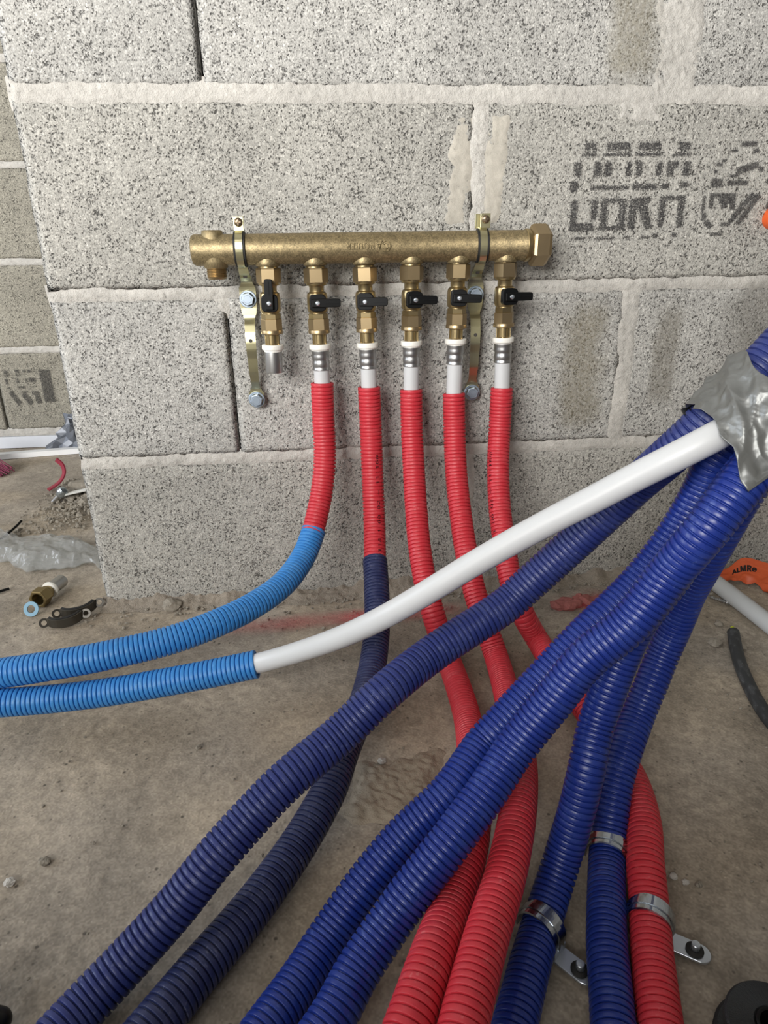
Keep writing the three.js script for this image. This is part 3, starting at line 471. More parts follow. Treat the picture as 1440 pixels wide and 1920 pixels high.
// ---------- valves ----------
function leverHandle(up, group) {
  const h = new THREE.Group(); h.name = 'handle';
  const s = new THREE.Shape(); s.moveTo(-0.0085, -0.005); s.quadraticCurveTo(-0.0085, -0.0085, -0.004, -0.0085); s.lineTo(0.0035, -0.0085); s.quadraticCurveTo(0.0085, -0.0085, 0.009, -0.0035); s.lineTo(0.009, 0.0035); s.quadraticCurveTo(0.008, 0.0085, 0.0035, 0.0085); s.lineTo(-0.004, 0.0085); s.quadraticCurveTo(-0.0085, 0.0085, -0.0085, 0.005);
  const hub = new THREE.ExtrudeGeometry(s, { depth: 0.006, bevelEnabled: true, bevelThickness: 0.0012, bevelSize: 0.0009, bevelSegments: 3, curveSegments: 8 });
  const l = new THREE.Shape(); l.moveTo(-0.0062, -0.0036); l.lineTo(0.010, -0.0040); l.lineTo(0.0235, -0.0038); l.quadraticCurveTo(0.0252, -0.0036, 0.0252, -0.002); l.lineTo(0.0252, 0.002); l.quadraticCurveTo(0.0252, 0.0036, 0.0235, 0.0038); l.lineTo(0.010, 0.0040); l.lineTo(-0.0062, 0.0036);
  const lever = new THREE.ExtrudeGeometry(l, { depth: 0.0042, bevelEnabled: true, bevelThickness: 0.0012, bevelSize: 0.0008, bevelSegments: 3 }); lever.translate(0, 0, 0.0065);
  const rib = boxGeo(0.009, 0.0235, -0.0006, 0.0006, 0.0118, 0.0126);
  const g = merge([hub, lever, rib]);
  return [g, up];
}
function makeValve(label, up) {
  const t = thing('ball_valve', label, 'valve', [0, 0, 0]);
  const ring = creased(lathe([[0.0090, -0.0024], [0.0112, -0.0026], [0.0112, -0.0042], [0.0090, -0.0046]], 32)); part('seal_ring', ring, M.brass, t);
  const nut = hexNut(0.0140, 0.017, 0.009, 0.0016); part('union_nut', moved(nut, 0, -0.0212, 0), M.brassNut, t);
  part('valve_body', creased(lathe([[0.0125, -0.0195], [0.0118, -0.0228], [0.0092, -0.0234], [0.0086, -0.0245], [0.0086, -0.0300], [0.0096, -0.0306], [0.0112, -0.0318], [0.0119, -0.0345], [0.0122, -0.042], [0.0119, -0.0495], [0.0112, -0.0525], [0.0098, -0.0532], [0.0098, -0.0545]], 40), 0.5), M.brass, t);
  part('body_collar', hexNut(0.0112, 0.006, 0, 0.0006), M.brass, t).position.y = -0.0602;
  part('coupling_nut', merge([moved(hexNut(0.0122, 0.0135, 0.007, 0.001), 0, -0.0735, 0), creased(lathe([[0.0072, -0.0725], [0.0122, -0.0725], [0.0127, -0.0735], [0.0127, -0.0765], [0.0118, -0.0772], [0.0072, -0.0772]], 36))]), M.brassNut, t);
  const slots = [creased(lathe([[0.0079, -0.076], [0.0079, -0.0885], [0.0086, -0.0892], [0.0086, -0.0905], [0.006, -0.0905]], 32))];
  for (let k = 0; k < 8; k++) { const b = boxGeo(-0.0007, 0.0007, -0.0905, -0.078, 0.0076, 0.0086); b.rotateY(k * Math.PI / 4 + 0.3); slots.push(b); }
  part('insert_sleeve', merge(slots), M.brass, t);
  part('plastic_ring', creased(lathe([[0.0078, -0.0893], [0.0122, -0.0893], [0.0129, -0.0900], [0.0131, -0.0938], [0.0126, -0.0950], [0.0108, -0.0958], [0.0105, -0.0975], [0.0078, -0.0975]], 36)), M.ring, t);
  const crimp = up ? [[0.0088, -0.0965], [0.0103, -0.0965], [0.0105, -0.100], [0.0105, -0.1205], [0.0102, -0.1220], [0.0090, -0.1220], [0.0086, -0.110]] : [[0.0088, -0.0960], [0.0106, -0.0962], [0.0107, -0.0985], [0.0103, -0.1000], [0.0104, -0.1020], [0.0106, -0.1038], [0.0104, -0.1056], [0.0099, -0.1072], [0.0099, -0.1084], [0.0104, -0.1102], [0.0106, -0.1122], [0.0104, -0.1142], [0.0100, -0.1156], [0.0102, -0.1170], [0.0107, -0.1180], [0.0107, -0.1194], [0.0102, -0.1198], [0.0096, -0.1196]];
  part('press_sleeve', lathe(crimp, 40), M.steel, t);
  const [g] = leverHandle(up); const h = part('handle', g, M.black, t, 'black plastic lever'); h.position.set(0.0005, -0.0415, 0.0115); h.rotation.z = up ? Math.PI / 2 : -0.02;
  const stem = lathe([[0.0055, 0.006], [0.0055, 0.0125], [0.0001, 0.0125]], 20); stem.rotateX(Math.PI / 2); part('valve_stem', moved(stem, 0.0005, -0.0415, 0), M.brass, t);
  part('handle_screw', (() => { const s = merge([creased(lathe([[0.0026, 0], [0.0026, 0.001], [0.0018, 0.0018], [0.0001, 0.002]], 20)), boxGeo(-0.0018, 0.0018, 0.0016, 0.0023, -0.00035, 0.00035), boxGeo(-0.00035, 0.00035, 0.0016, 0.0023, -0.0018, 0.0018)]); s.rotateX(Math.PI / 2); return moved(s, 0, 0, 0.0119); })(), M.zinc, h);
  return t;
}
const vl = [
  'leftmost ball valve with its black lever pointing up and an empty steel sleeve',
  'ball valve above the short red conduit that ends in the light blue one',
  'ball valve above the printed red conduit that turns dark navy lower down',
  'fourth ball valve from the left on the brass manifold, above a long red conduit',
  'ball valve whose black lever reaches across the right mounting bracket',
  'rightmost ball valve on the manifold beside the big end nut'];
const v0 = makeValve(vl[0], true); v0.position.set(VP[0][0], VP[0][1], mz); v0.rotation.z = -0.012;
const v1 = makeValve(vl[1], false);
for (let i = 1; i < 6; i++) {
  const v = i === 1 ? v1 : v1.clone(); if (i > 1) { v.name = numbered('ball_valve'); v.userData = { label: vl[i], category: 'valve' }; scene.add(v); }
  v.position.set(VP[i][0], VP[i][1], mz); v.rotation.y = [0, 0, -0.12, 0.06, -0.1, 0.1][i]; const foot = P[['T1red', 'T2red', 'T3', 'T4', 'T5'][i - 1]][0]; v.rotation.z = Math.atan2(foot[0] - VP[i][0], VP[i][1] - foot[1]);
}
// the short white pipes between the press sleeves and the red conduits
['T1red', 'T2red', 'T3', 'T4', 'T5'].forEach((k, i) => {
  const v = VP[i + 1], a = P[k][0], b = P[k][1], f = 0.112 / (v[1] - a[1]), top = [lerp(v[0], a[0], f), v[1] - 0.112, mz];
  const curve = [top, [lerp(top[0], a[0], 0.5), (top[1] + a[1]) / 2, mz], a, V(a).lerp(V(b), 0.9).toArray()];
  single('white_pipe', smoothPipe(curve, 0.0192), M.whitePipe, ['short white pipe entering the red conduit that continues light blue', 'short white pipe entering the red conduit that continues dark navy', 'short white pipe between the fourth valve and its long red conduit', 'short white pipe left of the lower bolt of the right bracket', 'short white pipe below the rightmost valve'][i], 'pipe', null);
});

// ---------- brackets ----------
function ribbon(pts, th = 0.0016) {                                  // pts [y, z, width] at x = 0: a bent strip of sheet metal
  const pos = [], idx = [], n = pts.length; 
  for (let i = 0; i < n; i++) {
    const a = pts[Math.max(0, i - 1)], b = pts[Math.min(n - 1, i + 1)], dy = b[0] - a[0], dz = b[1] - a[1], l = Math.hypot(dy, dz) || 1, ny = dz / l, nz = -dy / l, [y, z, w] = pts[i], o = th / 2, s = nz < 0 ? -1 : 1;
    for (const [sx, k] of [[-1, 1], [1, 1], [1, -1], [-1, -1]]) pos.push(sx * w / 2, y + s * ny * o * k, z + s * nz * o * k);
  }
  for (let i = 0; i < n - 1; i++) for (let k = 0; k < 4; k++) { const a = i * 4 + k, b = i * 4 + (k + 1) % 4, c = a + 4, d = b + 4; idx.push(a, c, b, b, c, d); }
  idx.push(0, 1, 2, 0, 2, 3); const e = (n - 1) * 4; idx.push(e, e + 2, e + 1, e, e + 3, e + 2);
  const g = new THREE.BufferGeometry(); g.setAttribute('position', new THREE.Float32BufferAttribute(pos, 3)); g.setIndex(idx); const f = g.toNonIndexed(); f.computeVertexNormals(); f.setAttribute('uv', new THREE.Float32BufferAttribute(new Float32Array(f.attributes.position.count * 2), 2)); return creased(f, 0.5);
}
function smoothPts(pts, k = 5) { const out = []; for (let i = 0; i < pts.length - 1; i++) for (let j = 0; j < k; j++) { const t = j / k, s = t * t * (3 - 2 * t); out.push([lerp(pts[i][0], pts[i + 1][0], t), lerp(pts[i][1], pts[i + 1][1], s), lerp(pts[i][2], pts[i + 1][2], s)]); } out.push(pts[pts.length - 1]); return out; }
function boltGeo(R, hexR) { const h = merge([creased(lathe([[0.0001, 0], [R, 0], [R, 0.0012], [R - 0.0006, 0.0019], [hexR, 0.0019]], 32)), moved(hexNut(hexR, 0.0062, 0, 0.0008, 0.25), 0, 0.0018, 0), moved(creased(lathe([[0.0048, 0], [0.0044, 0.0006], [0.0001, 0.0006]], 24)), 0, 0.0078, 0)]); h.rotateX(Math.PI / 2); return h; }
function band(R, th, w, a0 = 0, a1 = Math.PI * 2, seg = 48) {         // a strap round the x axis
  const s = []; for (let i = 0; i <= seg; i++) s.push(lerp(a0, a1, i / seg));
  const pos = [], idx = [];
  for (const a of s) for (const [r, x] of [[R, -w / 2], [R + th, -w / 2 + th * 0.3], [R + th, w / 2 - th * 0.3], [R, w / 2]]) pos.push(x, r * Math.cos(a), r * Math.sin(a));
  for (let i = 0; i < seg; i++) for (let k = 0; k < 4; k++) { const a = i * 4 + k, b = i * 4 + (k + 1) % 4; idx.push(a, a + 4, b, b, a + 4, b + 4); }
  const g = new THREE.BufferGeometry(); g.setAttribute('position', new THREE.Float32BufferAttribute(pos, 3)); g.setIndex(idx); const f = g.toNonIndexed(); f.computeVertexNormals(); f.setAttribute('uv', new THREE.Float32BufferAttribute(new Float32Array(f.attributes.position.count * 2), 2)); return creased(f, 0.5);
}
function bracket(x, label, tilt, shift) {
  const t = thing('pipe_bracket', label, 'bracket', [x, 0, 0]); const g = (n, ge, m, l) => part(n, ge, m, t, l);
  const at = (ge) => moved(ge, 0, my, mz);
  g('rubber_lining', at(band(mr - 0.0002, 0.0022, 0.0135)), M.rubber, 'black rubber lining');
  g('clamp_strap', at(band(mr + 0.0018, 0.0013, 0.0085)), M.yellowZinc);
  const ear = (z, dx) => { const e = new RoundedBoxGeometry(0.0115, 0.0155, 0.0016, 2, 0.0006); return moved(e, dx, my + 0.0265, z); };
  g('clamp_ear', ear(mz + 0.005, shift), M.yellowZinc); g('clamp_ear', ear(mz - 0.0035, -shift), M.yellowZinc);
  const scr = merge([creased(lathe([[0.0044, 0], [0.0046, 0.001], [0.0038, 0.0022], [0.002, 0.003], [0.0001, 0.0031]], 24)), boxGeo(-0.003, 0.003, 0.0027, 0.0035, -0.0005, 0.0005), boxGeo(-0.0005, 0.0005, 0.0027, 0.0035, -0.003, 0.003), moved(lathe([[0.0022, 0], [0.0022, -0.012]], 12), 0, 0, 0)]); scr.rotateX(Math.PI / 2);
  g('clamp_screw', moved(scr, shift, my + 0.028, mz + 0.0058), std({ color: 0x8a7a66, metalness: 0.9, roughness: 0.35 }));
  const L = smoothPts([[my - 0.0182, mz - 0.004, 0.0105], [my - 0.024, mz - 0.012, 0.0115], [my - 0.031, 0.018, 0.0125], [0.4285, 0.0125, 0.0135], [0.421, 0.0115, 0.0195], [0.402, 0.0115, 0.0195], [0.394, 0.0115, 0.0175], [0.387, 0.0125, 0.0128], [0.378, 0.0195, 0.0122], [0.366, 0.0235, 0.0122], [0.348, 0.0235, 0.0120], [0.336, 0.0205, 0.0115], [0.324, 0.0205, 0.0112], [0.314, 0.0155, 0.0105], [0.305, 0.0115, 0.0100], [0.298, 0.0105, 0.015], [0.2955, 0.0105, 0.019], [0.282, 0.0105, 0.019], [0.279, 0.0105, 0.014], [0.277, 0.0105, 0.006]], 4);
  const leg = g('leg', ribbon(L), M.yellowZinc);
  const slot = merge([boxGeo(-0.0022, 0.0022, 0.4365, 0.443, 0.0225, 0.0345)]); slot.translate(0, -0.437, -0.027); slot.rotateX(-0.9); slot.translate(0, 0.4368, 0.0265);
  part('slot', slot, M.core, leg); part('hole', moved((() => { const c = lathe([[0.0001, 0.0005], [0.0022, 0.0005], [0.0022, -0.0005]], 16); c.rotateX(Math.PI / 2); return c; })(), 0, 0.3615, 0.0243), M.core, leg);
  const b = boltGeo(0.0102, 0.0078); g('hex_bolt', moved(b.clone(), 0, 0.409, 0.0123), M.zincBlue); g('hex_bolt', moved(b, 0, 0.2875, 0.0112), M.zincBlue);
  for (const [y, z] of [[0.409, 0.011], [0.2875, 0.010]]) { const c = new THREE.CylinderGeometry(0.005, 0.005, z + 0.012, 16); c.rotateX(Math.PI / 2); g('spacer', moved(c, 0, y, (z - 0.012) / 2), M.zinc); }
  t.rotation.y = tilt; return t;
}
bracket(0.2345, 'zinc plated pipe bracket with two hex bolts, left of the valve whose lever points up', 0, 0.0005);
bracket(0.5125, 'zinc plated pipe bracket partly behind the valve levers at the right end of the manifold', -0.06, 0.0025);

// ---------- pipe clips on the floor ----------
function clip(key, px, label, skew, foot = true, D = 0.029) {
  const curve = new THREE.CatmullRomCurve3(P[key].map(V), false, 'centripetal'); let best = 0, bd = 9; const q = V(px);
  for (let i = 0; i <= 800; i++) { const d = curve.getPointAt(i / 800).distanceTo(q); if (d < bd) { bd = d; best = i / 800; } }
  const c = curve.getPointAt(best), tan = curve.getTangentAt(best); tan.y = 0; tan.normalize(); if (tan.z < 0) tan.negate();
  const t = thing('pipe_clip', label, 'pipe clip', [c.x, 0, c.z]); t.rotation.y = Math.atan2(-tan.z, tan.x) + skew;   // local x along the conduit
  const R = D / 2 + 0.0007, y = c.y, a0 = -2.3, a1 = 1.85;
  const arch = merge([band(R, 0.0012, 0.0135, a0, a1, 40), band(R + 0.0009, 0.0012, 0.0055, a0 + 0.12, a1 - 0.12, 40)]); moved(arch, 0, y, 0);
  part('saddle', arch, std({ color: 0xb9c0c8, metalness: 1, roughness: 0.2 }), t);
  const num = new TextGeometry('25', { font, size: 0.0042, depth: 0.0004, curveSegments: 3 }); num.center(); num.rotateX(-Math.PI / 2); num.rotateY(Math.PI / 2); num.translate(0, y + R + 0.0013, 0); num.translate(0, -y, 0); num.rotateX(0.95); num.translate(0.0, y, 0); part('stamped_number', num, M.steel, t);
  if (foot) {
    const zf = -(R + 0.0005), s = new THREE.Shape(); s.moveTo(-0.0068, 0); s.lineTo(-0.0068, 0.019); s.absarc(0, 0.019, 0.0068, Math.PI, 0, true); s.lineTo(0.0068, 0); const h = new THREE.Path(); h.absarc(0, 0.016, 0.0028, 0, 6.283, true); s.holes.push(h);
    const f = new THREE.ExtrudeGeometry(s, { depth: 0.0014, bevelEnabled: true, bevelThickness: 0.0003, bevelSize: 0.0003, bevelSegments: 1, curveSegments: 12 }); f.rotateX(Math.PI / 2); f.rotateY(Math.PI);
    part('foot', moved(merge([f, boxGeo(-0.0068, 0.0068, -0.0014, 0.006, -0.0006, 0.0012)]), 0, 0.004, zf), M.zinc, t);
    part('nail_collar', moved(creased(lathe([[0.0001, 0.0042], [0.0058, 0.0042], [0.006, 0.0052], [0.0046, 0.0062], [0.0032, 0.0064]], 24)), 0, 0, zf - 0.0155), M.rubber, t, 'black collar of the nail');
    part('nail_head', moved(creased(lathe([[0.0028, 0.006], [0.003, 0.0105], [0.0026, 0.011], [0.0001, 0.0112]], 20)), 0, 0, zf - 0.0155), M.zinc, t);
  }
  return t;
}
clip('R3', V(P.R3[16]).lerp(V(P.R3[17]), 0.2).toArray(), 'zinc pipe clip with a bright white foot on the blue conduit at bottom', -0.3);
clip('R4', V(P.R4[17]).lerp(V(P.R4[18]), 0.7).toArray(), 'zinc pipe clip on the rightmost blue conduit, its foot hidden under the red conduit', -0.1, false);
clip('T5', V(P.T5[14]).lerp(V(P.T5[15]), 0.25).toArray(), 'zinc pipe clip on the red conduit with its black collared foot on the open floor', -0.22, true, 0.028);

// ---------- duct tape round the bundle ----------
{
  const [A, ax, e1, e2] = [[0.6261,0.3346,0.4353],[0.6702,0.7381,-0.0774],[0.7191,-0.6200,0.3139],[-0.1837,0.2660,0.9463]].map(V), pos = [], uv = [], idx = [], nu = 180, nv = 70;
  const knots = [[-0.06, -0.022], [-0.05, -0.0225], [-0.044, -0.0257], [-0.037, -0.033], [-0.028, -0.0346], [-0.0126, -0.0473], [-0.0034, -0.0503], [0.0002, -0.031], [0.02, -0.022], [0.06, -0.022]];
  const low = (p, f) => { if (f < 0.012) return -0.018; let k = 0; while (k < knots.length - 2 && p > knots[k + 1][0]) k++; return lerp(knots[k][1], knots[k + 1][1], clamp((p - knots[k][0]) / (knots[k + 1][0] - knots[k][0]))); };
  const rdg = (x, y, z) => 1 - 2 * Math.abs(N(x, y, z));
  for (let side = 0; side < 2; side++) for (let j = 0; j <= nv; j++) for (let i = 0; i <= nu; i++) {
    const u = i / nu * Math.PI * 2, cu = Math.cos(u), su = Math.sin(u), q = 2 / 2.8, R2 = su > 0 ? 0.0555 : 0.042;
    const p0 = (cu > 0 ? 0.036 : 0.0525) * Math.sign(cu) * Math.pow(Math.abs(cu), q), f0 = R2 * Math.sign(su) * Math.pow(Math.abs(su), q), s = lerp(low(p0, f0), lerp(0.028, 0.012, sstep(0.01, 0.045, f0)), j / nv);
    const w = 0.0036 * rdg(cu * 1.7 + s * 22, su * 1.7 + s * 34, s * 20) + 0.0018 * rdg(cu * 5 + s * 60, su * 5, s * 50 + 3) + 0.0006 * N(cu * 14, su * 14, s * 160) - 0.001 - side * 0.0007;
    const v = A.clone().addScaledVector(ax, s).addScaledVector(e1, p0 + w * cu).addScaledVector(e2, f0 + w * su);
    pos.push(v.x, v.y, v.z); uv.push(u * 0.048, s);
  }
  const row = nu + 1, off = row * (nv + 1);
  for (let j = 0; j < nv; j++) for (let i = 0; i < nu; i++) { const a = j * row + i; idx.push(a, a + row, a + 1, a + 1, a + row, a + row + 1); const b = a + off; idx.push(b, b + 1, b + row, b + 1, b + row + 1, b + row); }
  for (let i = 0; i < nu; i++) { idx.push(i, i + 1, off + i, i + 1, off + i + 1, off + i); const b = nv * row + i; idx.push(b, off + b, b + 1, b + 1, off + b, off + b + 1); }
  const g = new THREE.BufferGeometry(); g.setAttribute('position', new THREE.Float32BufferAttribute(pos, 3)); g.setAttribute('uv', new THREE.Float32BufferAttribute(uv, 2)); g.setIndex(idx); g.computeVertexNormals();
  single('duct_tape', g, M.tape, 'crumpled silver grey duct tape wrapped round the bundle of blue conduits', 'tape');
}

// ---------- left: rubbish behind and beside the pier ----------
function chunkGeo(r, s = rnd() * 90, flatY = 0.6, det = 2, amp = 0.35) {
  const g = mergeVertices((() => { const q = new THREE.IcosahedronGeometry(1, det); q.deleteAttribute('normal'); q.deleteAttribute('uv'); return q; })()), p = g.attributes.position, uv = [];
  for (let i = 0; i < p.count; i++) { const x = p.getX(i), y = p.getY(i), z = p.getZ(i), k = r * (1 + amp * N(x * 1.3 + s, y * 1.3, z * 1.3) + amp * 0.6 * N(x * 3 + s, y * 3, z * 3)); p.setXYZ(i, x * k, y * k * flatY, z * k * 0.85); uv.push(x * r + s, z * r + y * r); }
  g.setAttribute('uv', new THREE.Float32BufferAttribute(uv, 2)); g.computeVertexNormals(); return creased(g, 0.35);
}
function railGeo(a, b, h, d) {                                       // a channel of folded sheet from a to b
  const A = V(a), B = V(b), len = A.distanceTo(B), t = 0.0012;
  const s = new THREE.Shape(); s.moveTo(0, 0); s.lineTo(d, 0); s.lineTo(d, t); s.lineTo(t, t); s.lineTo(t, h - t); s.lineTo(d, h - t); s.lineTo(d, h); s.lineTo(0, h); s.closePath();
  const g = new THREE.ExtrudeGeometry(s, { depth: len, bevelEnabled: false }); g.rotateY(Math.PI / 2); const ang = Math.atan2(-(B.z - A.z), B.x - A.x); g.rotateY(ang); g.translate(...a); return g;
}
single('metal_rail', railGeo([-1.5, 0.0, -0.905], [-0.36, 0.0, -0.895], 0.030, 0.008), M.rail, 'pale grey metal rail lying along the foot of the far wall', 'rail');
single('metal_rail', railGeo([-1.3, 0.0, -0.66], [-0.22, 0.0, -0.83], 0.013, 0.022), std({ color: 0xf4f6f8, metalness: 0.1, roughness: 0.4 }), 'bright white metal rail lying on the floor in front of the far wall', 'rail');
function crumple(r, sx, sy, sz, s, lean = 0) {                        // crumpled film: flat facets, pinched towards the top
  const q = new THREE.IcosahedronGeometry(1, 3); q.deleteAttribute('normal'); q.deleteAttribute('uv'); const g = mergeVertices(q, 1e-4), p = g.attributes.position, uv = [];
  for (let i = 0; i < p.count; i++) { const x = p.getX(i), y = p.getY(i), z = p.getZ(i), k = r * (0.9 + 0.5 * N(x * 1.6 + s, y * 1.6, z * 1.6) + 0.45 * N(x * 3.7 + s, y * 3.7, z * 3.7)), top = 1 - 0.75 * clamp(y * 0.5 + 0.5); p.setXYZ(i, x * k * sx * (top + 0.2) * 1.25 + lean * r * (y + 0.3), Math.max(-0.5 * r * sy, y * k * sy), z * k * sz * (top + 0.3)); uv.push(x, y); }
  g.setAttribute('uv', new THREE.Float32BufferAttribute(uv, 2)); const f = g.toNonIndexed(); f.computeVertexNormals(); return f;
}
single('foil_bag', moved(crumple(0.05, 0.95, 1.25, 0.7, 4, 0.3), -0.338, 0.0315, -0.865), M.foil, 'crumpled dark silver foil bag behind the white rail next to the pier', 'bag');
single('foil_scrap', moved(crumple(0.016, 1.7, 0.7, 0.9, 9), -0.265, 0.0055, -0.795), std({ color: 0x9fb2bf, roughness: 0.3, metalness: 0.3 }), 'small blue grey foil scrap at the end of the white rail', 'scrap');
{ // broom head reaching in from the left
  const t = thing('broom', 'pink bristled broom lying on the floor at the left edge', 'broom', [-0.54, 0.03, -0.62]); t.rotation.set(0.25, -0.5, -0.35);
  part('head', new RoundedBoxGeometry(0.05, 0.03, 0.24, 3, 0.008), M.pink, t);
  const b = []; for (let i = 0; i < 260; i++) { const z = rr(-0.11, 0.11), y = rr(-0.011, 0.011), c = new THREE.CylinderGeometry(0.0009, 0.0005, 0.085, 5); c.rotateZ(-Math.PI / 2); c.rotateY(rr(-0.18, 0.18)); c.rotateZ(rr(-0.12, 0.12)); c.translate(0.06 + rr(-0.006, 0.006), y, z); b.push(c); }
  const m = part('bristles', merge(b), M.pink, t); m.userData.kind = 'stuff';
}
{ const curve = new THREE.CatmullRomCurve3([[-0.272, 0.004, -0.52], [-0.252, 0.016, -0.535], [-0.243, 0.032, -0.545], [-0.246, 0.048, -0.552], [-0.258, 0.06, -0.556]].map(V)), g = new THREE.ExtrudeGeometry(new THREE.Shape([new THREE.Vector2(-0.0015, -0.006), new THREE.Vector2(0.0015, -0.006), new THREE.Vector2(0.0015, 0.006), new THREE.Vector2(-0.0015, 0.006)]), { steps: 24, extrudePath: curve, bevelEnabled: false });
  single('plastic_strip', g, M.maroon, 'curved dark red plastic strip standing in the rubble beside the pier', 'strip'); }
{ // crumbled mortar heaped in the corner
  const b = []; for (let i = 0; i < 850; i++) { const a = Math.sqrt(rnd()), x = -0.155 - 0.13 * a * rr(-0.4, 1) , z = -0.40 + rr(-0.15, 0.10) * (0.4 + a), h = 0.022 * Math.exp(-(Math.pow((x + 0.15) / 0.05, 2) + Math.pow((z + 0.40) / 0.09, 2))); const r = 0.0014 + 0.0048 * rnd() * rnd(); b.push(moved(chunkGeo(r, rnd() * 90, 0.8, 0, 0.6), x, h * rnd() + r * 0.5, z)); }
  const m = single('rubble_heap', merge(b), M.rubble, 'heap of crumbled grey mortar on the floor beside the pier', 'rubble'); m.userData.kind = 'stuff';
}
for (const [x, y, z, r, f, s, l] of [[-0.19, 0.012, -0.515, 0.034, 0.42, 3, 'flat grey mortar chunk behind the red strip'], [-0.205, 0.008, -0.47, 0.018, 0.6, 12, 'rounded mortar lump in front of the red strip'], [-0.148, 0.012, -0.40, 0.022, 0.6, 21, 'big mortar lump against the pier above the plastic bag']])
  single('mortar_chunk', moved(chunkGeo(r, s, f, 3), x, y, z), M.rubble, l, 'mortar chunk');
{ const t = thing('dome_bolt', 'shiny metal dome headed bolt lying in the rubble', 'bolt', [-0.215, 0.022, -0.445]);
  part('dome', (() => { const g = lathe([[0.0001, 0.0125], [0.0045, 0.012], [0.0085, 0.0095], [0.0104, 0.004], [0.0102, -0.002], [0.0075, -0.008], [0.005, -0.01]], 28); return g; })(), std({ color: 0xb4bec4, metalness: 0.85, roughness: 0.22 }), t);
  part('shank', lathe([[0.0045, -0.006], [0.0045, -0.03], [0.0001, -0.031]], 16), M.steel, t); t.rotation.set(0.5, 0.3, -0.85); }
single('plastic_stick', (() => { const g = new RoundedBoxGeometry(0.07, 0.004, 0.012, 2, 0.0015); g.rotateZ(0.12); g.rotateY(0.25); return moved(g, -0.178, 0.022, -0.452); })(), std({ color: 0xd9dad6, roughness: 0.5 }), 'white plastic stick poking out of the rubble against the pier', 'stick');
const tie = (pts, r) => smoothPipe(pts, r);
single('cable_tie', tie([[-0.33, 0.003, -0.13], [-0.26, 0.006, -0.22], [-0.243, 0.012, -0.29], [-0.24, 0.016, -0.312]], 0.0042), M.black, 'long black plastic tie above the clear bag at the left edge', 'cable tie');
single('cable_tie', tie([[-0.25, 0.002, -0.03], [-0.19, 0.002, -0.045], [-0.161, 0.002, -0.066]], 0.004), M.black, 'short black plastic tie below the clear bag at the left edge', 'cable tie');
{ // clear plastic bag
  const nx = 70, ny = 40, pos = [], uv = [], idx = [];
  for (let s = 0; s < 2; s++) for (let j = 0; j <= ny; j++) for (let i = 0; i <= nx; i++) {
    const a = i / nx, b = j / ny, x = lerp(-0.30, -0.052, a) + 0.03 * N(b * 3, 3), z0 = lerp(-0.285, -0.215, a) + 0.04 * N(a * 5, 1), z1 = lerp(-0.15, -0.115, a) + 0.04 * N(a * 4, 8) + 0.012 * N(a * 13, 4), z = lerp(z0, z1, b), e = Math.min(a, 1 - a, b, 1 - b);
    const rid = (1 - 2 * Math.abs(N(x * 22, z * 22, 2))) * 0.5 + (1 - 2 * Math.abs(N(x * 55, z * 55, 6))) * 0.25;
    pos.push(x, (s ? 0.0015 : 0.003 + sstep(0, 0.25, e) * 0.022 * (0.55 + 0.45 * rid)) + 0.003 * (rid + 0.4), z); uv.push(x, z);
  }
  const row = nx + 1, off = row * (ny + 1); for (let s = 0; s < 2; s++) for (let j = 0; j < ny; j++) for (let i = 0; i < nx; i++) { const a = s * off + j * row + i; idx.push(a, a + row, a + 1, a + 1, a + row, a + row + 1); }
  const g = new THREE.BufferGeometry(); g.setAttribute('position', new THREE.Float32BufferAttribute(pos, 3)); g.setAttribute('uv', new THREE.Float32BufferAttribute(uv, 2)); g.setIndex(idx); g.computeVertexNormals();
  single('plastic_bag', creased(g, 0.35), M.film, 'crumpled clear plastic bag flat on the floor left of the pier', 'bag');
}
{ // loose press fitting
  const t = thing('press_fitting', 'loose brass press fitting with a steel sleeve and a blue washer on the floor', 'fitting', [-0.0945, 0.0125, -0.004]); t.rotation.set(0.0, -0.22, 0); t.scale.setScalar(0.92);
  const ry = (g) => { g.rotateX(-Math.PI / 2); return g; };
  part('nut', ry(merge([hexNut(0.0150, 0.018, 0.0105, 0.0014), creased(lathe([[0.0085, 0.012], [0.0118, 0.018], [0.0112, 0.024], [0.0085, 0.025], [0.0085, 0.03]], 32))])), M.oldBrass, t);
  part('plastic_ring', ry(creased(lathe([[0.008, 0.030], [0.0126, 0.030], [0.013, 0.031], [0.013, 0.034], [0.011, 0.036], [0.0105, 0.038], [0.008, 0.038]], 32))), M.ring, t);
  part('press_sleeve', ry(lathe([[0.0082, 0.04], [0.0082, 0.064], [0.0098, 0.065], [0.0102, 0.063], [0.0102, 0.038], [0.0086, 0.037]], 36)), M.steel, t);
  const w = thing('washer', 'blue fibre washer leaning on the loose brass fitting', 'washer', [-0.0965, 0.0085, 0.0145]); w.rotation.set(1.15, 0.1, 0.1);
  part('disc', creased(lathe([[0.0055, -0.001], [0.0105, -0.001], [0.0105, 0.001], [0.0055, 0.001], [0.0055, -0.001]], 32)), M.washer, w);
}
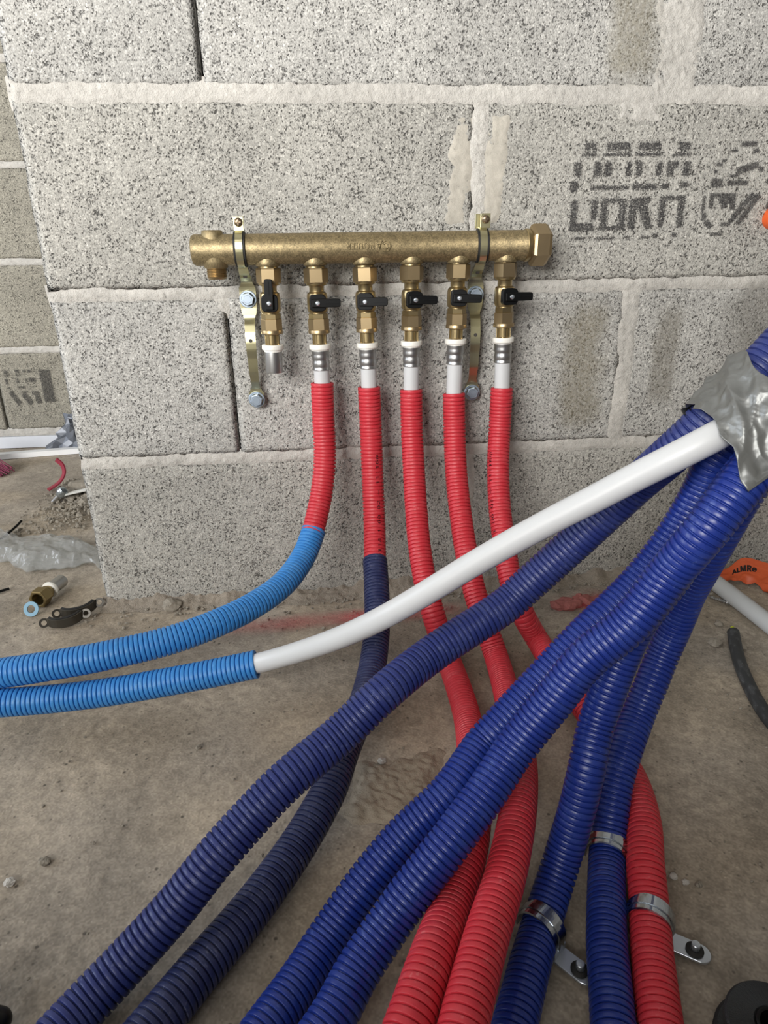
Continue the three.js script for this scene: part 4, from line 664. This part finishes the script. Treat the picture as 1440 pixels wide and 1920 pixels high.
{ // two halves of a rubber lined pipe clamp
  const half = (name, label, x, y, z, ry, R, w) => { const t = thing(name, label, 'pipe clamp', [x, y, z], null); t.rotation.set(0, ry, 0.05);
    const turnFlat = (g) => { g.rotateZ(Math.PI / 2); g.rotateY(Math.PI / 2); return g; };
    part('strap', turnFlat(band(R, 0.0015, w, -1.15, 1.15, 30)), std({ color: 0x55524c, metalness: 0.8, roughness: 0.4 }), t); part('rubber_lining', turnFlat(band(R - 0.0028, 0.0028, w + 0.003, -1.1, 1.1, 30)), M.rubber, t);
    for (const s of [-1, 1]) { const e = lathe([[0.0034, 0], [0.0064, 0], [0.0064, 0.0015], [0.0034, 0.0015], [0.0034, 0]], 20); e.rotateX(Math.PI / 2); const m = part('ear', e, std({ color: 0x4a4742, metalness: 0.6, roughness: 0.4 }), t); const a = s * 1.15; m.position.set(Math.sin(a) * R * 1.0 + s * 0.0055, 0, Math.cos(a) * R); m.rotation.set(-0.5, -s * 0.15, 0); }
    return t; };
  half('pipe_clamp', 'black rubber lined clamp half lying in front, its ear towards the left', -0.043, 0.0085, 0.037, 0.3, 0.0225, 0.0125);
  half('pipe_clamp', 'black rubber lined clamp half lying behind the other one near the pier corner', -0.036, 0.0085, 0.010, 0.4, 0.024, 0.0125);
}
// ---------- right: odds and ends ----------
single('grey_pipe', smoothPipe([[0.8609,0.0120,0.0054],[0.8640,0.0120,0.0548],[0.8689,0.0120,0.1711],[0.8718,0.0120,0.2801]], 0.023), M.greyPipe, 'light grey plastic pipe lying on the floor at the right edge', 'pipe');
{ const t = thing('screw', 'shiny screw lying against the grey pipe at right', 'screw', [0.857, 0.0045, 0.103]); t.rotation.set(0, 0.7, 0);
  part('head', (() => { const g = creased(lathe([[0.0001, 0.004], [0.003, 0.0032], [0.0048, 0.001], [0.0048, 0], [0.0001, 0]], 20)); g.rotateX(Math.PI / 2); return g; })(), M.steel, t);
  part('shank', (() => { const p = [[0.0001, -0.028], [0.0012, -0.024]]; for (let k = 0; k < 10; k++) p.push([0.0026, -0.022 + k * 0.0022], [0.0018, -0.0209 + k * 0.0022]); p.push([0.0022, 0.0005]); const g = lathe(p, 12); g.rotateX(Math.PI / 2); return g; })(), M.steel, t); }
{ const t = thing('black_cable', 'black cable with a cut end showing a yellow green wire on the floor at right', 'cable'); const pts = [[0.8170,0.0080,0.1815],[0.8000,0.0080,0.2147],[0.7855,0.0080,0.2466],[0.7727,0.0080,0.2812],[0.7632,0.0080,0.3131],[0.7571,0.0080,0.3444],[0.7563,0.0080,0.3820]];
  part('jacket', smoothPipe(pts, 0.0145), M.cable, t); const a = V(pts[0]), d = a.clone().sub(V(pts[1])).normalize();
  part('wire', smoothPipe([a.clone().addScaledVector(d, -0.01).toArray(), a.clone().addScaledVector(d, 0.012).toArray()], 0.005), M.wireGreen, t, 'yellow green wire'); }
{ // orange tape flag with handwriting
  const q = [[0.8836,0.0100,0.0204],[0.9257,0.0300,0.0216],[0.9562,0.0280,0.0412],[0.9238,0.0040,0.1028],[0.9281,0.0040,0.0604],[0.9165,0.0040,0.0507],[0.8951,0.0040,0.0430]].map(V), c = document.createElement('canvas'); c.width = 512; c.height = 256; const g = c.getContext('2d'); g.fillStyle = '#c4552c'; g.fillRect(0, 0, 512, 256);
  for (let i = 0; i < 400; i++) { g.fillStyle = rnd() < 0.5 ? 'rgba(150,60,25,0.12)' : 'rgba(235,130,80,0.1)'; g.fillRect(rnd() * 512, rnd() * 256, rr(4, 40), rr(2, 8)); }
  g.save(); g.translate(158, 122); g.rotate(-0.12); g.scale(0.6, 0.95); g.fillStyle = '#0c0a0a'; g.strokeStyle = '#0c0a0a'; g.lineWidth = 7; g.font = 'bold italic 88px sans-serif'; g.fillText('ALMRe', 0, 30); g.strokeText('ALMRe', 0, 30); g.restore();
  const t = new THREE.CanvasTexture(c); t.colorSpace = THREE.SRGBColorSpace;
  const n = 40, m = 20, pos = [], uv = [], idx = [];
  // a strip: left end pinched, right part wide
  const top = new THREE.CatmullRomCurve3([q[0], q[0].clone().lerp(q[1], 0.5).add(new THREE.Vector3(0, -0.006, 0)), q[1], q[2], q[2].clone().add(new THREE.Vector3(0.05, -0.004, 0.02))]), bot = new THREE.CatmullRomCurve3([q[0].clone().add(new THREE.Vector3(0, -0.008, 0.008)), q[6], q[5], q[4], q[3]]);
  for (let s = 0; s < 2; s++) for (let j = 0; j <= m; j++) for (let i = 0; i <= n; i++) { const v = top.getPoint(i / n).lerp(bot.getPoint(i / n), j / m); v.y += 0.004 * (1 - 2 * Math.abs(N(v.x * 60, v.z * 60, 3))) * sstep(0.35, 0.8, j / m) - s * 0.0008; v.y = Math.max(v.y, 0.002 - s * 0.0005); pos.push(v.x, v.y, v.z); uv.push(i / n, 1 - j / m); }
  const row = n + 1, off = row * (m + 1); for (let j = 0; j < m; j++) for (let i = 0; i < n; i++) { const a = j * row + i, b = a + off; idx.push(a, a + row, a + 1, a + 1, a + row, a + row + 1, b, b + 1, b + row, b + 1, b + row + 1, b + row); }
  const ge = new THREE.BufferGeometry(); ge.setAttribute('position', new THREE.Float32BufferAttribute(pos, 3)); ge.setAttribute('uv', new THREE.Float32BufferAttribute(uv, 2)); ge.setIndex(idx); ge.computeVertexNormals();
  single('marking_tape', ge, std({ map: t, roughness: 0.45, side: THREE.DoubleSide }), 'orange tape flag with black handwriting on the floor behind the grey pipe', 'tape');
}
{ const g = lathe([[0.0135, 0], [0.0135, 0.012], [0.0128, 0.016], [0.0105, 0.0195], [0.006, 0.022], [0.0001, 0.0228]], 32); g.rotateX(Math.PI / 2); single('orange_cap', moved(g, 0.8895, 0.4915, -0.003), M.orange, 'round orange plastic cap on the wall at the right edge', 'cap'); }
{ // black spool shaped fitting, bottom right
  const t = thing('rubber_spool', 'black two flanged rubber fitting on the floor in the bottom right corner', 'fitting', [0.569, 0, 0.624]); const s = 26;
  part('lower_flange', creased(lathe([[0.012, 0], [0.029, 0], [0.031, 0.002], [0.031, 0.009], [0.029, 0.011], [0.020, 0.012]], 48)), M.blackDull, t);
  part('neck', lathe([[0.02, 0.010], [0.0185, 0.014], [0.0185, 0.018], [0.02, 0.021]], 40), M.blackDull, t);
  part('upper_flange', creased(lathe([[0.019, 0.019], [0.0262, 0.02], [0.0275, 0.0215], [0.0275, 0.027], [0.0262, 0.0285], [0.012, 0.0285], [0.0105, 0.027], [0.0100, 0.022]], 48)), M.blackDull, t);
  part('rim', creased(lathe([[0.0108, 0.006], [0.0108, 0.0292], [0.0098, 0.0298], [0.0088, 0.0292], [0.0088, 0.006]], 36)), M.black, t);
}
{ const t = thing('pliers', 'black handled tool with a pale metal end, cut off by the bottom left corner', 'tool', [0.088, 0.0, 0.556]);
  part('grip', (() => { const g = new THREE.CapsuleGeometry(0.008, 0.04, 6, 14); g.rotateZ(Math.PI / 2 - 0.5); return moved(g, -0.008, 0.019, 0.006); })(), M.black, t);
  part('metal_end', (() => { const g = new RoundedBoxGeometry(0.012, 0.008, 0.02, 3, 0.002); g.rotateY(0.6); return moved(g, -0.004, 0.017, -0.014); })(), std({ color: 0xe2e4e2, metalness: 0.4, roughness: 0.3 }), t);
}
// ---------- loose stones ----------
const ST = [[0.0927,0.0000,0.0176],[0.7875,0.0000,0.1925],[0.8173,0.0000,0.1501],[0.0562,0.0000,0.4515],[0.0769,0.0000,0.4345],[0.3592,0.0000,0.3501],[0.5740,0.0000,0.5003],[0.5900,0.0000,0.5090],[0.1785,0.0000,0.3110],[0.8150,0.0000,0.2040],[0.8196,0.0000,0.1739],[0.5810,-0.0000,0.5058]], sl = ['grey mortar lump at the foot of the wall above the light blue conduit', 'grey stone chip left of the black cable end', 'small stone chip between the conduits and the grey pipe', 'pale pebble at the left edge of the floor', 'flat beige crumb on the bare floor at left', 'white pebble in the gap between the navy conduit and the red one', 'pale crumb right of the lower red conduit', 'tiny dark crumb right of the lower red conduit', 'small crumb in the middle of the bare floor', 'grey crumb beside the black cable', 'grey crumb above the black cable end', 'white crumb right of the red conduit bend'];
ST.forEach(([x, y, z], i) => { const r = [0.014, 0.0085, 0.006, 0.0045, 0.005, 0.0042, 0.0035, 0.003, 0.003, 0.006, 0.005, 0.003][i]; single('stone', moved(chunkGeo(r, i * 7 + 2, 0.55, 2, 0.38), x, r * 0.3, z), [3, 5, 6, 11].includes(i) ? M.paleStone : M.rubble, sl[i], 'stone'); });
const RL = [[0.6262,0.0000,0.0796],[0.6412,0.0000,0.0693],[0.6517,0.0000,0.0781],[0.6623,0.0000,0.0642],[0.6705,0.0000,0.0728],[0.6418,0.0000,0.0844]]; { const b = RL.map(([x, y, z], i) => moved(chunkGeo(rr(0.008, 0.013), i * 5 + 1, 0.6, 2, 0.45), x, 0.003, z)); single('mortar_chunk', merge(b), M.redRubble, 'broken mortar lump sprayed with pinkish red paint between the conduits', 'mortar chunk'); }
{ // grit scattered on the floor
  const b = []; for (let i = 0; i < 700; i++) { const near = rnd() < 0.55; let x, z; if (near) { x = rr(-0.02, 1.05); z = 0.02 + Math.abs(rr(-1, 1) * rr(0, 1)) * 0.1; } else if (rnd() < 0.5) { x = rr(0.55, 1.0); z = rr(0.08, 0.5); } else { x = rr(-0.3, 0.75); z = rr(0.1, 0.62); } const r = rr(0.0006, 0.0019) * (near ? 1.5 : 1); b.push(moved(chunkGeo(r, rnd() * 90, 0.7, 0, 0.6), x, r * 0.35, z)); }
  const m = single('floor_grit', merge(b), M.rubble, 'fine grit and crumbs scattered over the concrete floor', 'grit'); m.userData.kind = 'stuff';
}
renderer.render(scene, camera);
